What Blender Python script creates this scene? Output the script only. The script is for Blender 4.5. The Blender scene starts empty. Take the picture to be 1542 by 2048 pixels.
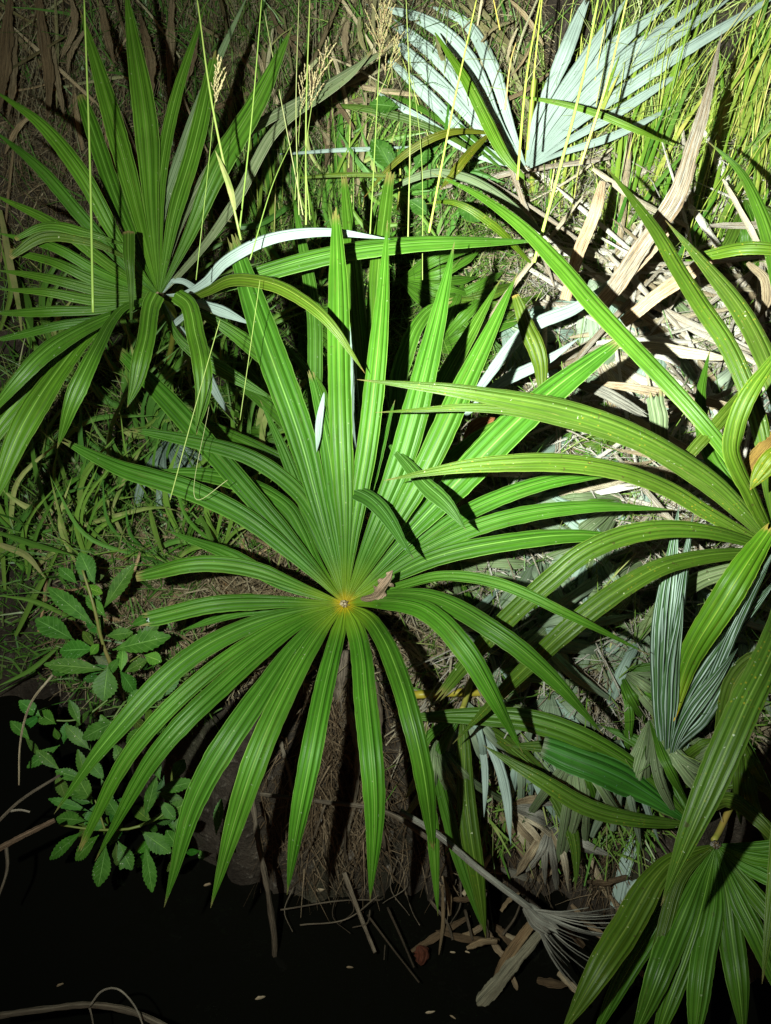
import bpy, math, random
import numpy as np
from mathutils import Vector, noise

random.seed(7)
SC = bpy.context.scene
# ------------------------------------------------------------------ camera
F = 1600.0                       # focal length in pixels of the 1542 x 2048 photograph
PITCH = math.radians(40)
CAM = Vector((0, 0, 1.6))
FW = Vector((0, math.cos(PITCH), -math.sin(PITCH)))
UP = Vector((0, math.sin(PITCH), math.cos(PITCH)))
RT = Vector((1, 0, 0))
cd = bpy.data.cameras.new('camera')
cam = bpy.data.objects.new('camera', cd)
SC.collection.objects.link(cam)
cam.location = CAM
cam.rotation_euler = (math.radians(90) - PITCH, 0, 0)
cd.sensor_fit = 'VERTICAL'
cd.sensor_height = 24.0
cd.sensor_width = 24.0
cd.lens = 24.0 * F / 2048
cd.clip_start = 0.02
cd.clip_end = 200
cd.dof.use_dof = True
cd.dof.focus_distance = 1.8
cd.dof.aperture_fstop = 9.0
SC.camera = cam

# ------------------------------------------------------------------ night sky
w = bpy.data.worlds.new('World')
SC.world = w
w.use_nodes = True
nt = w.node_tree
sky = nt.nodes.new('ShaderNodeTexSky')
sky.sky_type = 'NISHITA'
sky.sun_disc = False
sky.sun_elevation = math.radians(1)
sky.sun_rotation = math.radians(200)
nt.links.new(sky.outputs[0], nt.nodes['Background'].inputs[0])
nt.nodes['Background'].inputs[1].default_value = 0.05

# ------------------------------------------------------------------ hand torch of the photographer: hot spot + spill of one beam
def P(px, py, d):
    px, py, d = float(px), float(py), float(d)
    return CAM + d * (FW + (px - 771) / F * RT - (py - 1024) / F * UP)

TORCH = CAM + Vector((-0.30, 0.05, 0.02))
def spot(name, aim, power, size_deg, blend, radius):
    ld = bpy.data.lights.new(name, 'SPOT')
    ld.energy = power
    ld.color = (0.93, 1.0, 0.90)
    ld.spot_size = math.radians(size_deg)
    ld.spot_blend = blend
    ld.shadow_soft_size = radius
    o = bpy.data.objects.new(name, ld)
    SC.collection.objects.link(o)
    o.location = TORCH
    o.rotation_euler = (aim - TORCH).to_track_quat('-Z', 'Y').to_euler()
spot('torch_hotspot', P(1340, 370, 2.4), 900, 62, 1.0, 0.012)
spot('torch_spill', P(760, 690, 2.0), 205, 130, 1.0, 0.012)

SC.view_settings.view_transform = 'Standard'
SC.view_settings.look = 'None'
SC.view_settings.gamma = 1
SC.view_settings.exposure = 0
SC.view_settings.use_curve_mapping = False
SC.render.engine = 'CYCLES'
SC.cycles.max_bounces = 5
SC.cycles.diffuse_bounces = 3

# ------------------------------------------------------------------ materials
class NT:
    def __init__(s, name):
        s.m = bpy.data.materials.new(name); s.m.use_nodes = True
        s.t = s.m.node_tree; s.b = s.t.nodes['Principled BSDF']
    def n(s, typ, **kw):
        x = s.t.nodes.new(typ)
        for k, v in kw.items(): setattr(x, k, v)
        return x
    def put(s, inp, v):
        if hasattr(v, 'is_output') or isinstance(v, bpy.types.NodeSocket): s.t.links.new(v, inp)
        elif isinstance(v, (tuple, list)):
            inp.default_value = tuple(v) + ((1,) if len(v) == 3 and inp.type == 'RGBA' else ())
        else: inp.default_value = v
    def math(s, op, a, b=0.0, c=0.0, clamp=False):
        x = s.n('ShaderNodeMath', operation=op, use_clamp=clamp)
        s.put(x.inputs[0], a); s.put(x.inputs[1], b); s.put(x.inputs[2], c)
        return x.outputs[0]
    def mix(s, f, a, b, mode='MIX'):
        x = s.n('ShaderNodeMix', data_type='RGBA', blend_type=mode)
        s.put(x.inputs[0], f); s.put(x.inputs[6], a); s.put(x.inputs[7], b)
        return x.outputs[2]
    def ramp(s, f, lo, hi, a=0.0, b=1.0):
        x = s.n('ShaderNodeMapRange', interpolation_type='SMOOTHSTEP')
        s.put(x.inputs[0], f); s.put(x.inputs[1], lo); s.put(x.inputs[2], hi); s.put(x.inputs[3], a); s.put(x.inputs[4], b)
        return x.outputs[0]
    def noise(s, vec, scale, detail=3, rough=0.6):
        x = s.n('ShaderNodeTexNoise'); s.put(x.inputs['Vector'], vec)
        x.inputs['Scale'].default_value = scale; x.inputs['Detail'].default_value = detail; x.inputs['Roughness'].default_value = rough
        return x.outputs[0]
    def comb(s, a, b, c):
        x = s.n('ShaderNodeCombineXYZ'); s.put(x.inputs[0], a); s.put(x.inputs[1], b); s.put(x.inputs[2], c)
        return x.outputs[0]
    def bump(s, h, strength, dist):
        x = s.n('ShaderNodeBump'); x.inputs['Strength'].default_value = strength; x.inputs['Distance'].default_value = dist
        s.put(x.inputs['Height'], h); s.put(s.b.inputs['Normal'], x.outputs[0])

def blade_material(name, top, top2, line, under, under2, rough=0.38, spots=0.0, hubcol=None, ndense=9, wear=0.25):
    k = NT(name)
    uv = k.n('ShaderNodeUVMap'); sp = k.n('ShaderNodeSeparateXYZ'); k.put(sp.inputs[0], uv.outputs[0])
    u, v = sp.outputs[0], sp.outputs[1]
    oi = k.n('ShaderNodeObjectInfo'); rnd = oi.outputs['Random']
    tc = k.n('ShaderNodeTexCoord')
    au = k.math('ABSOLUTE', k.math('SUBTRACT', u, 0.5))
    streak = k.noise(k.comb(k.math('MULTIPLY', u, 26.0), k.math('MULTIPLY', v, 1.3), k.math('MULTIPLY', rnd, 91.0)), 1.0, 3, 0.7)
    fine = k.noise(k.comb(k.math('MULTIPLY', u, 70.0), k.math('MULTIPLY', v, 2.6), k.math('MULTIPLY', rnd, 37.0)), 1.0, 2, 0.7)
    patch = k.noise(tc.outputs['Object'], 9.0, 4, 0.6)
    col = k.mix(k.ramp(streak, 0.35, 0.65), top, top2)
    col = k.mix(k.ramp(fine, 0.5, 0.72, 0, 0.10), col, line)
    wobble = k.math('MULTIPLY', k.math('SUBTRACT', streak, 0.5), 0.02)
    mid = k.ramp(k.math('ADD', au, wobble), 0.009, 0.026, 0.9, 0.0)
    sec = k.ramp(k.math('ABSOLUTE', k.math('SUBTRACT', au, k.math('ADD', 0.19, k.math('MULTIPLY', rnd, 0.13)))), 0.006, 0.018, 0.14, 0.0)
    ter = k.ramp(k.math('ABSOLUTE', k.math('SUBTRACT', au, k.math('ADD', 0.10, k.math('MULTIPLY', k.math('FRACT', k.math('MULTIPLY', rnd, 7.0)), 0.08)))), 0.004, 0.014, 0.12, 0.0)
    edge = k.ramp(au, 0.468, 0.490, 0.0, 0.85)
    pl = k.ramp(k.math('SINE', k.math('ADD', k.math('MULTIPLY', u, k.math('ADD', 24.0, k.math('MULTIPLY', rnd, 22.0))), k.math('ADD', k.math('MULTIPLY', rnd, 6.0), k.math('MULTIPLY', streak, 2.6)))), -0.7, 0.8, 0.76, 1.10)
    lines = k.math('MAXIMUM', k.math('MAXIMUM', mid, sec), k.math('MAXIMUM', ter, edge))
    col = k.mix(lines, col, line)
    val = k.math('ADD', k.math('MULTIPLY', patch, 0.9), 0.55)
    vp = k.math('MULTIPLY', val, pl)
    col = k.mix(1.0, col, k.comb(vp, vp, vp), 'MULTIPLY')
    tipa = k.n('ShaderNodeAttribute', attribute_name='tt')
    tipf = k.ramp(k.math('ADD', tipa.outputs['Fac'], k.math('MULTIPLY', k.math('SUBTRACT', streak, 0.5), 0.12)), 0.965, 0.99, 0.0, 0.7)
    col = k.mix(tipf, col, (0.20, 0.15, 0.06))
    if spots > 0:
        vo = k.n('ShaderNodeTexVoronoi'); k.put(vo.inputs['Vector'], k.comb(k.math('MULTIPLY', u, 5.0), k.math('MULTIPLY', v, 22.0), k.math('MULTIPLY', rnd, 50.0)))
        vo.inputs['Scale'].default_value = 1.0
        s1 = k.math('MULTIPLY', k.ramp(vo.outputs['Distance'], 0.05, 0.24, 1.0, 0.0), k.ramp(patch, 0.45, 0.62))
        col = k.mix(k.math('MULTIPLY', s1, spots), col, (0.24, 0.20, 0.015))
        s2 = k.ramp(k.noise(k.comb(k.math('MULTIPLY', u, 12.0), k.math('MULTIPLY', v, 3.0), k.math('MULTIPLY', rnd, 40.0)), 1.5, 6, 0.8), 0.60, 0.72, 0, spots)
        col = k.mix(s2, col, (0.26, 0.20, 0.06))
    # dull old skin in long patches and dark bitten specks
    dull = k.ramp(k.noise(k.comb(k.math('MULTIPLY', u, 3.0), k.math('MULTIPLY', v, 1.6), k.math('MULTIPLY', rnd, 63.0)), 1.6, 5, 0.7), 0.55, 0.75, 0, 0.55)
    col = k.mix(dull, col, (0.085, 0.13, 0.022))
    col = k.mix(k.ramp(k.noise(tc.outputs['Object'], 75.0, 2, 0.6), 0.69, 0.73, 0, wear + .2), col, (0.035, 0.035, 0.010))
    # pale specks of dirt
    sp3 = k.ramp(k.noise(tc.outputs['Object'], 160.0, 1, 0.5), 0.745, 0.79, 0, wear)
    col = k.mix(sp3, col, (0.45, 0.47, 0.34))
    if hubcol:
        at = k.n('ShaderNodeAttribute', attribute_name='hubd')
        hn = k.math('ADD', at.outputs['Fac'], k.math('MULTIPLY', k.math('SUBTRACT', streak, 0.5), 0.08))
        col = k.mix(k.ramp(hn, 0.02, 0.12, 0.6, 0.0), col, (0.16, 0.24, 0.012))
        col = k.mix(k.ramp(hn, 0.006, 0.034, 0.9, 0.0), col, hubcol)
    col = k.mix(1.0, col, oi.outputs['Color'], 'MULTIPLY')
    un = k.mix(k.ramp(streak, 0.52, 0.60), under, under2)
    un = k.mix(k.math('MULTIPLY', k.ramp(au, 0.010, 0.022, 1.0, 0.0), k.ramp(fine, 0.45, 0.5)), un, (0.10, 0.16, 0.11))
    un = k.mix(k.ramp(k.math('ABSOLUTE', k.math('SUBTRACT', au, 0.27)), 0.008, 0.02, 0.35, 0.0), un, (0.16, 0.24, 0.18))
    un = k.mix(1.0, un, k.comb(val, val, val), 'MULTIPLY')
    ge = k.n('ShaderNodeNewGeometry')
    k.put(k.b.inputs['Base Color'], k.mix(ge.outputs['Backfacing'], col, un))
    k.put(k.b.inputs['Roughness'], k.math('ADD', k.math('MULTIPLY', ge.outputs['Backfacing'], 0.3), k.math('ADD', rough - 0.06, k.math('MULTIPLY', patch, 0.15))))
    k.b.inputs['Specular IOR Level'].default_value = 0.24
    pleat = k.math('SINE', k.math('MULTIPLY', u, math.pi * 2 * ndense))
    h = k.math('ADD', k.math('MULTIPLY', pleat, 0.35), k.math('ADD', k.math('MULTIPLY', streak, 1.1), k.math('MULTIPLY', lines, 0.5)))
    k.bump(h, 0.55, 0.0012)
    return k.m

M_LEAF = blade_material('palm_green', (0.028, 0.098, 0.005), (0.046, 0.140, 0.009), (0.14, 0.27, 0.045),
                        (0.28, 0.38, 0.31), (0.36, 0.47, 0.38), rough=0.46, hubcol=(0.42, 0.30, 0.010))
M_LEAF2 = blade_material('palm_green_plain', (0.030, 0.092, 0.006), (0.054, 0.140, 0.010), (0.13, 0.25, 0.045),
                        (0.20, 0.28, 0.23), (0.27, 0.35, 0.29), rough=0.4)
M_OLD = blade_material('palm_spotted', (0.032, 0.074, 0.006), (0.056, 0.108, 0.009), (0.11, 0.165, 0.03),
                       (0.27, 0.33, 0.24), (0.33, 0.40, 0.28), rough=0.42, spots=0.8, wear=0.6)
M_WHITE = blade_material('palm_glaucous_underside', (0.06, 0.15, 0.02), (0.08, 0.2, 0.03), (0.2, 0.3, 0.1),
                         (0.26, 0.335, 0.295), (0.33, 0.42, 0.37), rough=0.5)
M_GRAY = blade_material('palm_faded_grey_green', (0.09, 0.135, 0.055), (0.15, 0.20, 0.10), (0.26, 0.29, 0.18),
                        (0.14, 0.19, 0.12), (0.21, 0.26, 0.175), rough=0.6, spots=0.35, wear=0.6)

def pleat_material():
    k = NT('young_pleats'); uv = k.n('ShaderNodeUVMap'); sp = k.n('ShaderNodeSeparateXYZ'); k.put(sp.inputs[0], uv.outputs[0])
    oi = k.n('ShaderNodeObjectInfo')
    nz = k.noise(k.comb(k.math('MULTIPLY', sp.outputs[0], 3.0), k.math('MULTIPLY', sp.outputs[1], 2.0), k.math('MULTIPLY', oi.outputs['Random'], 30.0)), 1.0, 2)
    st = k.math('SINE', k.math('ADD', k.math('MULTIPLY', sp.outputs[0], 26.0), k.math('MULTIPLY', nz, 7.0)))
    col = k.mix(k.ramp(st, -0.35, 0.25), (0.035, 0.095, 0.022), (0.30, 0.40, 0.34))
    s2 = k.math('SINE', k.math('ADD', k.math('MULTIPLY', sp.outputs[0], 61.0), k.math('MULTIPLY', nz, 9.0)))
    col = k.mix(k.ramp(s2, 0.5, 0.9, 0, 0.7), col, (0.05, 0.11, 0.05))
    k.put(k.b.inputs['Base Color'], col); k.b.inputs['Roughness'].default_value = 0.5; k.bump(st, 0.8, 0.003)
    return k.m
M_PLEAT = pleat_material()

def dry_material(name, a, b, c, rough=0.75):
    k = NT(name)
    uv = k.n('ShaderNodeUVMap'); sp = k.n('ShaderNodeSeparateXYZ'); k.put(sp.inputs[0], uv.outputs[0])
    oi = k.n('ShaderNodeObjectInfo'); tc = k.n('ShaderNodeTexCoord')
    at = k.n('ShaderNodeAttribute', attribute_name='tint')
    rr = k.math('FRACT', k.math('ADD', oi.outputs['Random'], at.outputs['Fac']))
    st = k.noise(k.comb(k.math('MULTIPLY', sp.outputs[0], 22.0), k.math('MULTIPLY', sp.outputs[1], 2.0), k.math('MULTIPLY', rr, 77.0)), 1.0, 4, 0.7)
    pa = k.noise(tc.outputs['Object'], 14.0, 5, 0.65)
    col = k.mix(k.ramp(st, 0.38, 0.62), a, b)
    col = k.mix(k.ramp(k.math('ADD', k.math('MULTIPLY', pa, 0.6), k.math('MULTIPLY', rr, 0.4)), 0.38, 0.72), col, c)
    dark = k.ramp(k.noise(k.comb(k.math('MULTIPLY', sp.outputs[0], 40.0), k.math('MULTIPLY', sp.outputs[1], 3.0), rr), 1.0, 3, 0.8), 0.50, 0.60, 1.0, 0.22)
    val = k.math('MULTIPLY', dark, k.math('ADD', 0.65, k.math('MULTIPLY', rr, 0.6)))
    col = k.mix(1.0, col, k.comb(val, val, val), 'MULTIPLY')
    col = k.mix(1.0, col, oi.outputs['Color'], 'MULTIPLY')
    k.put(k.b.inputs['Base Color'], col)
    k.b.inputs['Roughness'].default_value = rough
    k.b.inputs['Specular IOR Level'].default_value = 0.2
    k.bump(st, 1.0, 0.004)
    return k.m
M_STRAW = dry_material('dry_straw', (0.50, 0.41, 0.26), (0.34, 0.24, 0.14), (0.56, 0.50, 0.36))
M_BROWN = dry_material('dry_brown', (0.27, 0.20, 0.12), (0.17, 0.12, 0.07), (0.38, 0.31, 0.21))
M_PALE = dry_material('dry_bleached', (0.60, 0.57, 0.48), (0.40, 0.27, 0.15), (0.62, 0.59, 0.52))
M_TWIG = dry_material('twig_bark', (0.21, 0.17, 0.12), (0.12, 0.09, 0.06), (0.30, 0.26, 0.20))
M_FIBRE = dry_material('grey_fibre', (0.30, 0.30, 0.25), (0.22, 0.20, 0.16), (0.38, 0.37, 0.31))

def simple_veg(name, a, b, c, rough=0.45):
    k = NT(name)
    oi = k.n('ShaderNodeObjectInfo'); tc = k.n('ShaderNodeTexCoord')
    at = k.n('ShaderNodeAttribute', attribute_name='tint')
    rr = k.math('FRACT', k.math('ADD', oi.outputs['Random'], at.outputs['Fac']))
    pa = k.noise(tc.outputs['Object'], 25.0, 3, 0.6)
    col = k.mix(k.ramp(rr, 0.1, 0.6), a, b)
    col = k.mix(k.ramp(k.math('ADD', k.math('MULTIPLY', rr, 0.7), k.math('MULTIPLY', pa, 0.5)), 0.75, 1.0), col, c)
    col = k.mix(1.0, col, oi.outputs['Color'], 'MULTIPLY')
    k.put(k.b.inputs['Base Color'], col)
    k.b.inputs['Roughness'].default_value = rough
    k.b.inputs['Specular IOR Level'].default_value = 0.35
    k.bump(pa, 0.3, 0.002)
    return k.m
M_GRASS = simple_veg('grass_green', (0.060, 0.145, 0.018), (0.11, 0.19, 0.03), (0.28, 0.28, 0.11))
M_GRASSD = simple_veg('grass_dark', (0.045, 0.12, 0.02), (0.075, 0.17, 0.03), (0.14, 0.20, 0.06))
M_STALK = simple_veg('grass_stalk', (0.20, 0.30, 0.06), (0.28, 0.36, 0.09), (0.42, 0.42, 0.20), 0.4)
M_SEED = simple_veg('seed_head', (0.30, 0.27, 0.12), (0.42, 0.36, 0.18), (0.25, 0.16, 0.08), 0.7)
M_PET = simple_veg('petiole', (0.17, 0.24, 0.03), (0.24, 0.26, 0.04), (0.34, 0.24, 0.06), 0.45)

# shrub leaf with a midrib and side veins
k = NT('shrub_leaf')
uv = k.n('ShaderNodeUVMap'); sp = k.n('ShaderNodeSeparateXYZ'); k.put(sp.inputs[0], uv.outputs[0])
au = k.math('ABSOLUTE', k.math('SUBTRACT', sp.outputs[0], 0.5))
oi = k.n('ShaderNodeObjectInfo'); tc = k.n('ShaderNodeTexCoord')
mid = k.ramp(au, 0.01, 0.045, 0.7, 0.0)
sv = k.math('SINE', k.math('MULTIPLY', k.math('SUBTRACT', sp.outputs[1], k.math('MULTIPLY', au, 0.35)), 52.0))
svl = k.ramp(sv, 0.88, 1.0, 0, 0.35)
pa = k.noise(tc.outputs['Object'], 45.0, 4, 0.6)
col = k.mix(k.ramp(pa, 0.35, 0.65), (0.026, 0.088, 0.008), (0.044, 0.125, 0.014))
col = k.mix(k.math('MAXIMUM', mid, svl), col, (0.14, 0.29, 0.06))
col = k.mix(k.ramp(k.noise(tc.outputs['Object'], 220.0, 1), 0.72, 0.76, 0, 0.7), col, (0.42, 0.45, 0.32))
ge = k.n('ShaderNodeNewGeometry')
col = k.mix(1.0, col, oi.outputs['Color'], 'MULTIPLY')
col = k.mix(ge.outputs['Backfacing'], col, (0.10, 0.19, 0.06))
k.put(k.b.inputs['Base Color'], col)
k.b.inputs['Roughness'].default_value = 0.48
k.b.inputs['Specular IOR Level'].default_value = 0.16
k.bump(k.math('ADD', k.math('MULTIPLY', k.math('MAXIMUM', mid, svl), -1.0), pa), 0.6, 0.002)
M_SHRUB = k.m

# earth
k = NT('earth_bank')
tc = k.n('ShaderNodeTexCoord')
n1 = k.noise(tc.outputs['Object'], 7.0, 8, 0.7); n2 = k.noise(tc.outputs['Object'], 38.0, 6, 0.75); n3 = k.noise(tc.outputs['Object'], 2.2, 4, 0.6)
col = k.mix(k.ramp(n1, 0.35, 0.65), (0.030, 0.023, 0.017), (0.080, 0.064, 0.048))
col = k.mix(k.ramp(n2, 0.55, 0.72, 0, 0.8), col, (0.24, 0.21, 0.17))
col = k.mix(k.ramp(n3, 0.5, 0.7, 0, 0.5), col, (0.035, 0.06, 0.018))
k.put(k.b.inputs['Base Color'], col); k.b.inputs['Roughness'].default_value = 0.9
k.b.inputs['Specular IOR Level'].default_value = 0.15
k.bump(k.math('ADD', n1, n2), 1.0, 0.03)
M_EARTH = k.m
k = NT('dark_water')
k.b.inputs['Base Color'].default_value = (0.003, 0.003, 0.002, 1)
k.b.inputs['Roughness'].default_value = 0.06
k.b.inputs['Specular IOR Level'].default_value = 0.12
tc = k.n('ShaderNodeTexCoord'); k.bump(k.noise(tc.outputs['Object'], 9.0, 3), 0.25, 0.01)
M_WATER = k.m
k = NT('mossy_knob')
tc = k.n('ShaderNodeTexCoord'); n1 = k.noise(tc.outputs['Object'], 60.0, 5, 0.7)
k.put(k.b.inputs['Base Color'], k.mix(k.ramp(n1, 0.42, 0.6), (0.07, 0.055, 0.04), (0.24, 0.22, 0.19))); k.b.inputs['Roughness'].default_value = 0.9
k.bump(n1, 1.0, 0.01); M_KNOB = k.m

# ------------------------------------------------------------------ terrain
def sst(a, b, x):
    t = min(1, max(0, (x - a) / (b - a))); return t * t * (3 - 2 * t)
WATER_Z = -0.35
def edge_y(x):
    return 0.80 + 0.58 * sst(-0.30, -1.05, x) - 0.10 * sst(-0.2, 0.15, x) - 0.18 * sst(0.25, 0.9, x) + 0.05 * noise.noise(Vector((x * 2.3, 3.1, 0))) + 0.05 * noise.noise(Vector((x * 9.0, 1.1, 0))) + 0.03 * noise.noise(Vector((x * 25.0, 1.1, 4)))
def hgt(x, y):
    s = y - edge_y(x)
    wd = 0.30 + 0.22 * sst(-0.2, 0.2, x)
    z = -0.62 + 0.62 * sst(-0.06, wd, s)
    z += 0.30 * max(0, s - wd + 0.1)
    z += 1.35 * sst(2.3, 3.15, y + 0.12 * noise.noise(Vector((x * 1.3, y, 5))))
    z += 0.10 * (noise.fractal(Vector((x * 2.1, y * 2.1, 0.3)), 1.0, 2.0, 4) ) * sst(-0.1, 0.3, s)
    z += 0.05 * noise.fractal(Vector((x * 9, y * 9, 7.3)), 0.7, 2.1, 5) * sst(-0.25, 0.0, s)
    if y < 1.7: z += 0.05 * (1 - 2 * abs(noise.noise(Vector((x * 14, y * 14, 2.0))))) * sst(-0.2, 0.05, s) * (1 - sst(1.3, 1.7, y))
    return z
def coll(): return SC.collection
def link(name, me, parent=None, mat=None, color=None):
    o = bpy.data.objects.new(name, me); coll().objects.link(o)
    if parent is not None: o.parent = parent
    if mat: me.materials.append(mat)
    if color: o.color = color
    return o
def mesh(name, V, Fc, uv=None, smooth=True, attrs=None):
    me = bpy.data.meshes.new(name)
    me.from_pydata([tuple(v) for v in V], [], Fc)
    if smooth: me.polygons.foreach_set('use_smooth', [True] * len(me.polygons))
    if uv is not None:
        lay = me.uv_layers.new(name='UVMap')
        li = np.zeros(len(me.loops), dtype=np.int32); me.loops.foreach_get('vertex_index', li)
        lay.data.foreach_set('uv', np.asarray(uv, dtype=np.float32)[li].ravel())
    for n, a in (attrs or {}).items():
        at = me.attributes.new(n, 'FLOAT', 'POINT'); at.data.foreach_set('value', np.asarray(a, dtype=np.float32))
    me.update()
    return me

xs = np.concatenate([np.linspace(-9, -2.4, 24)[:-1], np.arange(-2.4, 2.4, 0.022), np.linspace(2.4, 9, 24)])
ys = np.concatenate([np.linspace(-4, 0.3, 16)[:-1], np.arange(0.3, 3.7, 0.022), np.linspace(3.7, 14, 30)])
V = [(x, y, hgt(x, y)) for y in ys for x in xs]
nx = len(xs)
Fc = [(j * nx + i, j * nx + i + 1, (j + 1) * nx + i + 1, (j + 1) * nx + i) for j in range(len(ys) - 1) for i in range(nx - 1)]
g = link('ground', mesh('ground', V, Fc), mat=M_EARTH); g['kind'] = 'structure'
wv = [(-9, -4, WATER_Z), (9, -4, WATER_Z), (9, 2.2, WATER_Z), (-9, 2.2, WATER_Z)]
wa = link('water', mesh('water', wv, [(0, 1, 2, 3)]), mat=M_WATER); wa['kind'] = 'structure'

_gc = {}
def gdepth(px, py):
    """depth (along the view axis) at which the ray through a pixel meets the ground"""
    key = (round(px / 4), round(py / 4))
    if key in _gc: return _gc[key]
    d = 1.0; step = 0.03
    while d < 6:
        p = P(px, py, d)
        if p.z < max(hgt(p.x, p.y), WATER_Z): break
        d += step
    lo, hi = d - step, d
    for _ in range(5):
        m = (lo + hi) / 2; p = P(px, py, m)
        if p.z < max(hgt(p.x, p.y), WATER_Z): hi = m
        else: lo = m
    _gc[key] = hi
    return hi

# ------------------------------------------------------------------ shape builders
def catmull(pts, n):
    pts = [np.array(p, dtype=float) for p in pts]
    if len(pts) == 2: return [pts[0] + (pts[1] - pts[0]) * i / n for i in range(n + 1)]
    seg = [np.linalg.norm(pts[i + 1][:2] - pts[i][:2]) + 1e-6 for i in range(len(pts) - 1)]
    cum = np.concatenate([[0], np.cumsum(seg)]); T = cum / cum[-1]
    # centripetal-like: non-uniform hermite
    m = []
    for i in range(len(pts)):
        if i == 0: m.append((pts[1] - pts[0]) / (T[1] - T[0]))
        elif i == len(pts) - 1: m.append((pts[-1] - pts[-2]) / (T[-1] - T[-2]))
        else:
            a = (pts[i] - pts[i - 1]) / (T[i] - T[i - 1]); b = (pts[i + 1] - pts[i]) / (T[i + 1] - T[i])
            h0, h1 = T[i] - T[i - 1], T[i + 1] - T[i]
            m.append((a * h1 + b * h0) / (h0 + h1))
    out = []
    for k_ in range(n + 1):
        t = k_ / n; i = min(len(pts) - 2, max(0, int(np.searchsorted(T, t, side='right') - 1)))
        h = T[i + 1] - T[i]; s = (t - T[i]) / h
        out.append((2 * s**3 - 3 * s**2 + 1) * pts[i] + (s**3 - 2 * s**2 + s) * h * m[i] + (-2 * s**3 + 3 * s**2) * pts[i + 1] + (s**3 - s**2) * h * m[i + 1])
    return out

def lerp_list(L, t):
    if len(L) == 1: return L[0]
    x = t * (len(L) - 1); i = min(len(L) - 2, int(x)); f = x - i
    f = f * f * (3 - 2 * f) if 0 else f
    return L[i] * (1 - f) + L[i + 1] * f

def prof(t, w0, peak, tail, blunt):
    if t < peak: a = w0 + (1 - w0) * (t / peak) ** .8 * (2 - (t / peak) ** .8) ** .5
    elif t < tail: a = 1.0 + .03 * math.sin((t - peak) * 9)
    else:
        a = 1 - ((t - tail) / (1 - tail)) ** 1.7 * (1 - blunt)
    return max(a, 0.012)

def blade_mesh(name, pts, width, depths, origin, n=44, w0=0.35, peak=0.40, tail=0.58, blunt=0.0, back=False, roll=0.0,
               fold=0.24, fan=None, nhint=None, cols=8, jag=0.03, twist=0.0, curlend=0.0, ragged=0):
    """One strap-shaped leaf: centre line through the pixels pts, base first, at the given depths; width in pixels."""
    P3 = []
    c2 = catmull([(p[0], p[1], lerp_list(depths, i / (len(pts) - 1))) if len(p) == 2 else p for i, p in enumerate(pts)], n)
    for q in c2: P3.append(P(q[0], q[1], q[2]))
    hubp = np.array(c2[0][:2])
    V, UV, HD, TT = [], [], [], []
    arc = 0
    rs = random.Random(hash((round(pts[0][0]), round(pts[-1][1]), round(width))))
    ph1, ph2 = rs.uniform(0, 6.3), rs.uniform(0, 6.3)
    for i in range(n + 1):
        t = i / n
        a, b = P3[max(0, i - 1)], P3[min(n, i + 1)]
        T = (b - a).normalized()
        if i: arc += (P3[i] - P3[i - 1]).length
        view = (CAM - P3[i]).normalized()
        N = (nhint if nhint is not None else (view * 0.7 + Vector((0, -0.1, 0.5))).normalized())
        N = (N - N.dot(T) * T)
        if N.length < 0.15: N = (view - view.dot(T) * T)
        N.normalize()
        if roll or twist:
            ang = roll + twist * t
            W_ = T.cross(N); N = (N * math.cos(ang) + W_ * math.sin(ang)).normalized()
        W = T.cross(N).normalized()
        d = c2[i][2]
        wpx = width * prof(t, w0, peak, tail, blunt)
        if fan is not None:
            r = np.linalg.norm(np.array(c2[i][:2]) - hubp)
            wpx = min(wpx, max(3.0, r * fan + 4))
        foreshort = max(0.82, (W - W.dot(view) * view).length)
        wm = float(wpx * d / F / foreshort)
        j = 1 + rs.uniform(-jag, jag) + (jag * 1.6 * math.sin(t * 23 + pts[0][0]) if jag > .04 else 0)
        for c in range(cols + 1):
            u = c / cols; s = (u - 0.5)
            x = s * wm * (j if c in (0, cols) else 1) * (1 + (rs.uniform(-jag, jag) if jag > .04 and c in (0, cols) else 0))
            up = fold * wm * (0.5 - abs(s) * 2 * 1.0) + (0.030 * wm * (1 if c % 2 else -1) if fan is None or r > 40 else 0.08 * wm * (1 if c % 2 else -1))
            und = wm * .07 * (math.sin(t * 9 + ph1) * (s * 2) + .6 * math.sin(t * 15 + ph2)) * min(1, t * 4)
            p = P3[i] + W * (x + wm * .05 * math.sin(t * 7 + ph2) * min(1, t * 4)) + N * (up + und)
            if ragged and i == n: p = p + T * rs.uniform(-0.02, 0.012)
            V.append(p - origin); UV.append((u, arc * 4)); HD.append(arc); TT.append(t)
    m = cols + 1
    Fc = []
    for i in range(n):
        for c in range(cols):
            q = (i * m + c, i * m + c + 1, (i + 1) * m + c + 1, (i + 1) * m + c)
            Fc.append(q[::-1] if back else q)
    me = mesh(name, V, Fc, UV, attrs={'hubd': HD, 'tt': TT})
    ev = np.zeros(len(me.edges) * 2, dtype=np.int32); me.edges.foreach_get('vertices', ev); ev = ev.reshape(-1, 2)
    sh = (np.abs(ev[:, 0] - ev[:, 1]) == m) & (ev[:, 0] % m > 0) & (ev[:, 0] % m < cols)
    at = me.attributes.get('sharp_edge') or me.attributes.new('sharp_edge', 'BOOLEAN', 'EDGE')
    at.data.foreach_set('value', sh)
    return me

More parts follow.
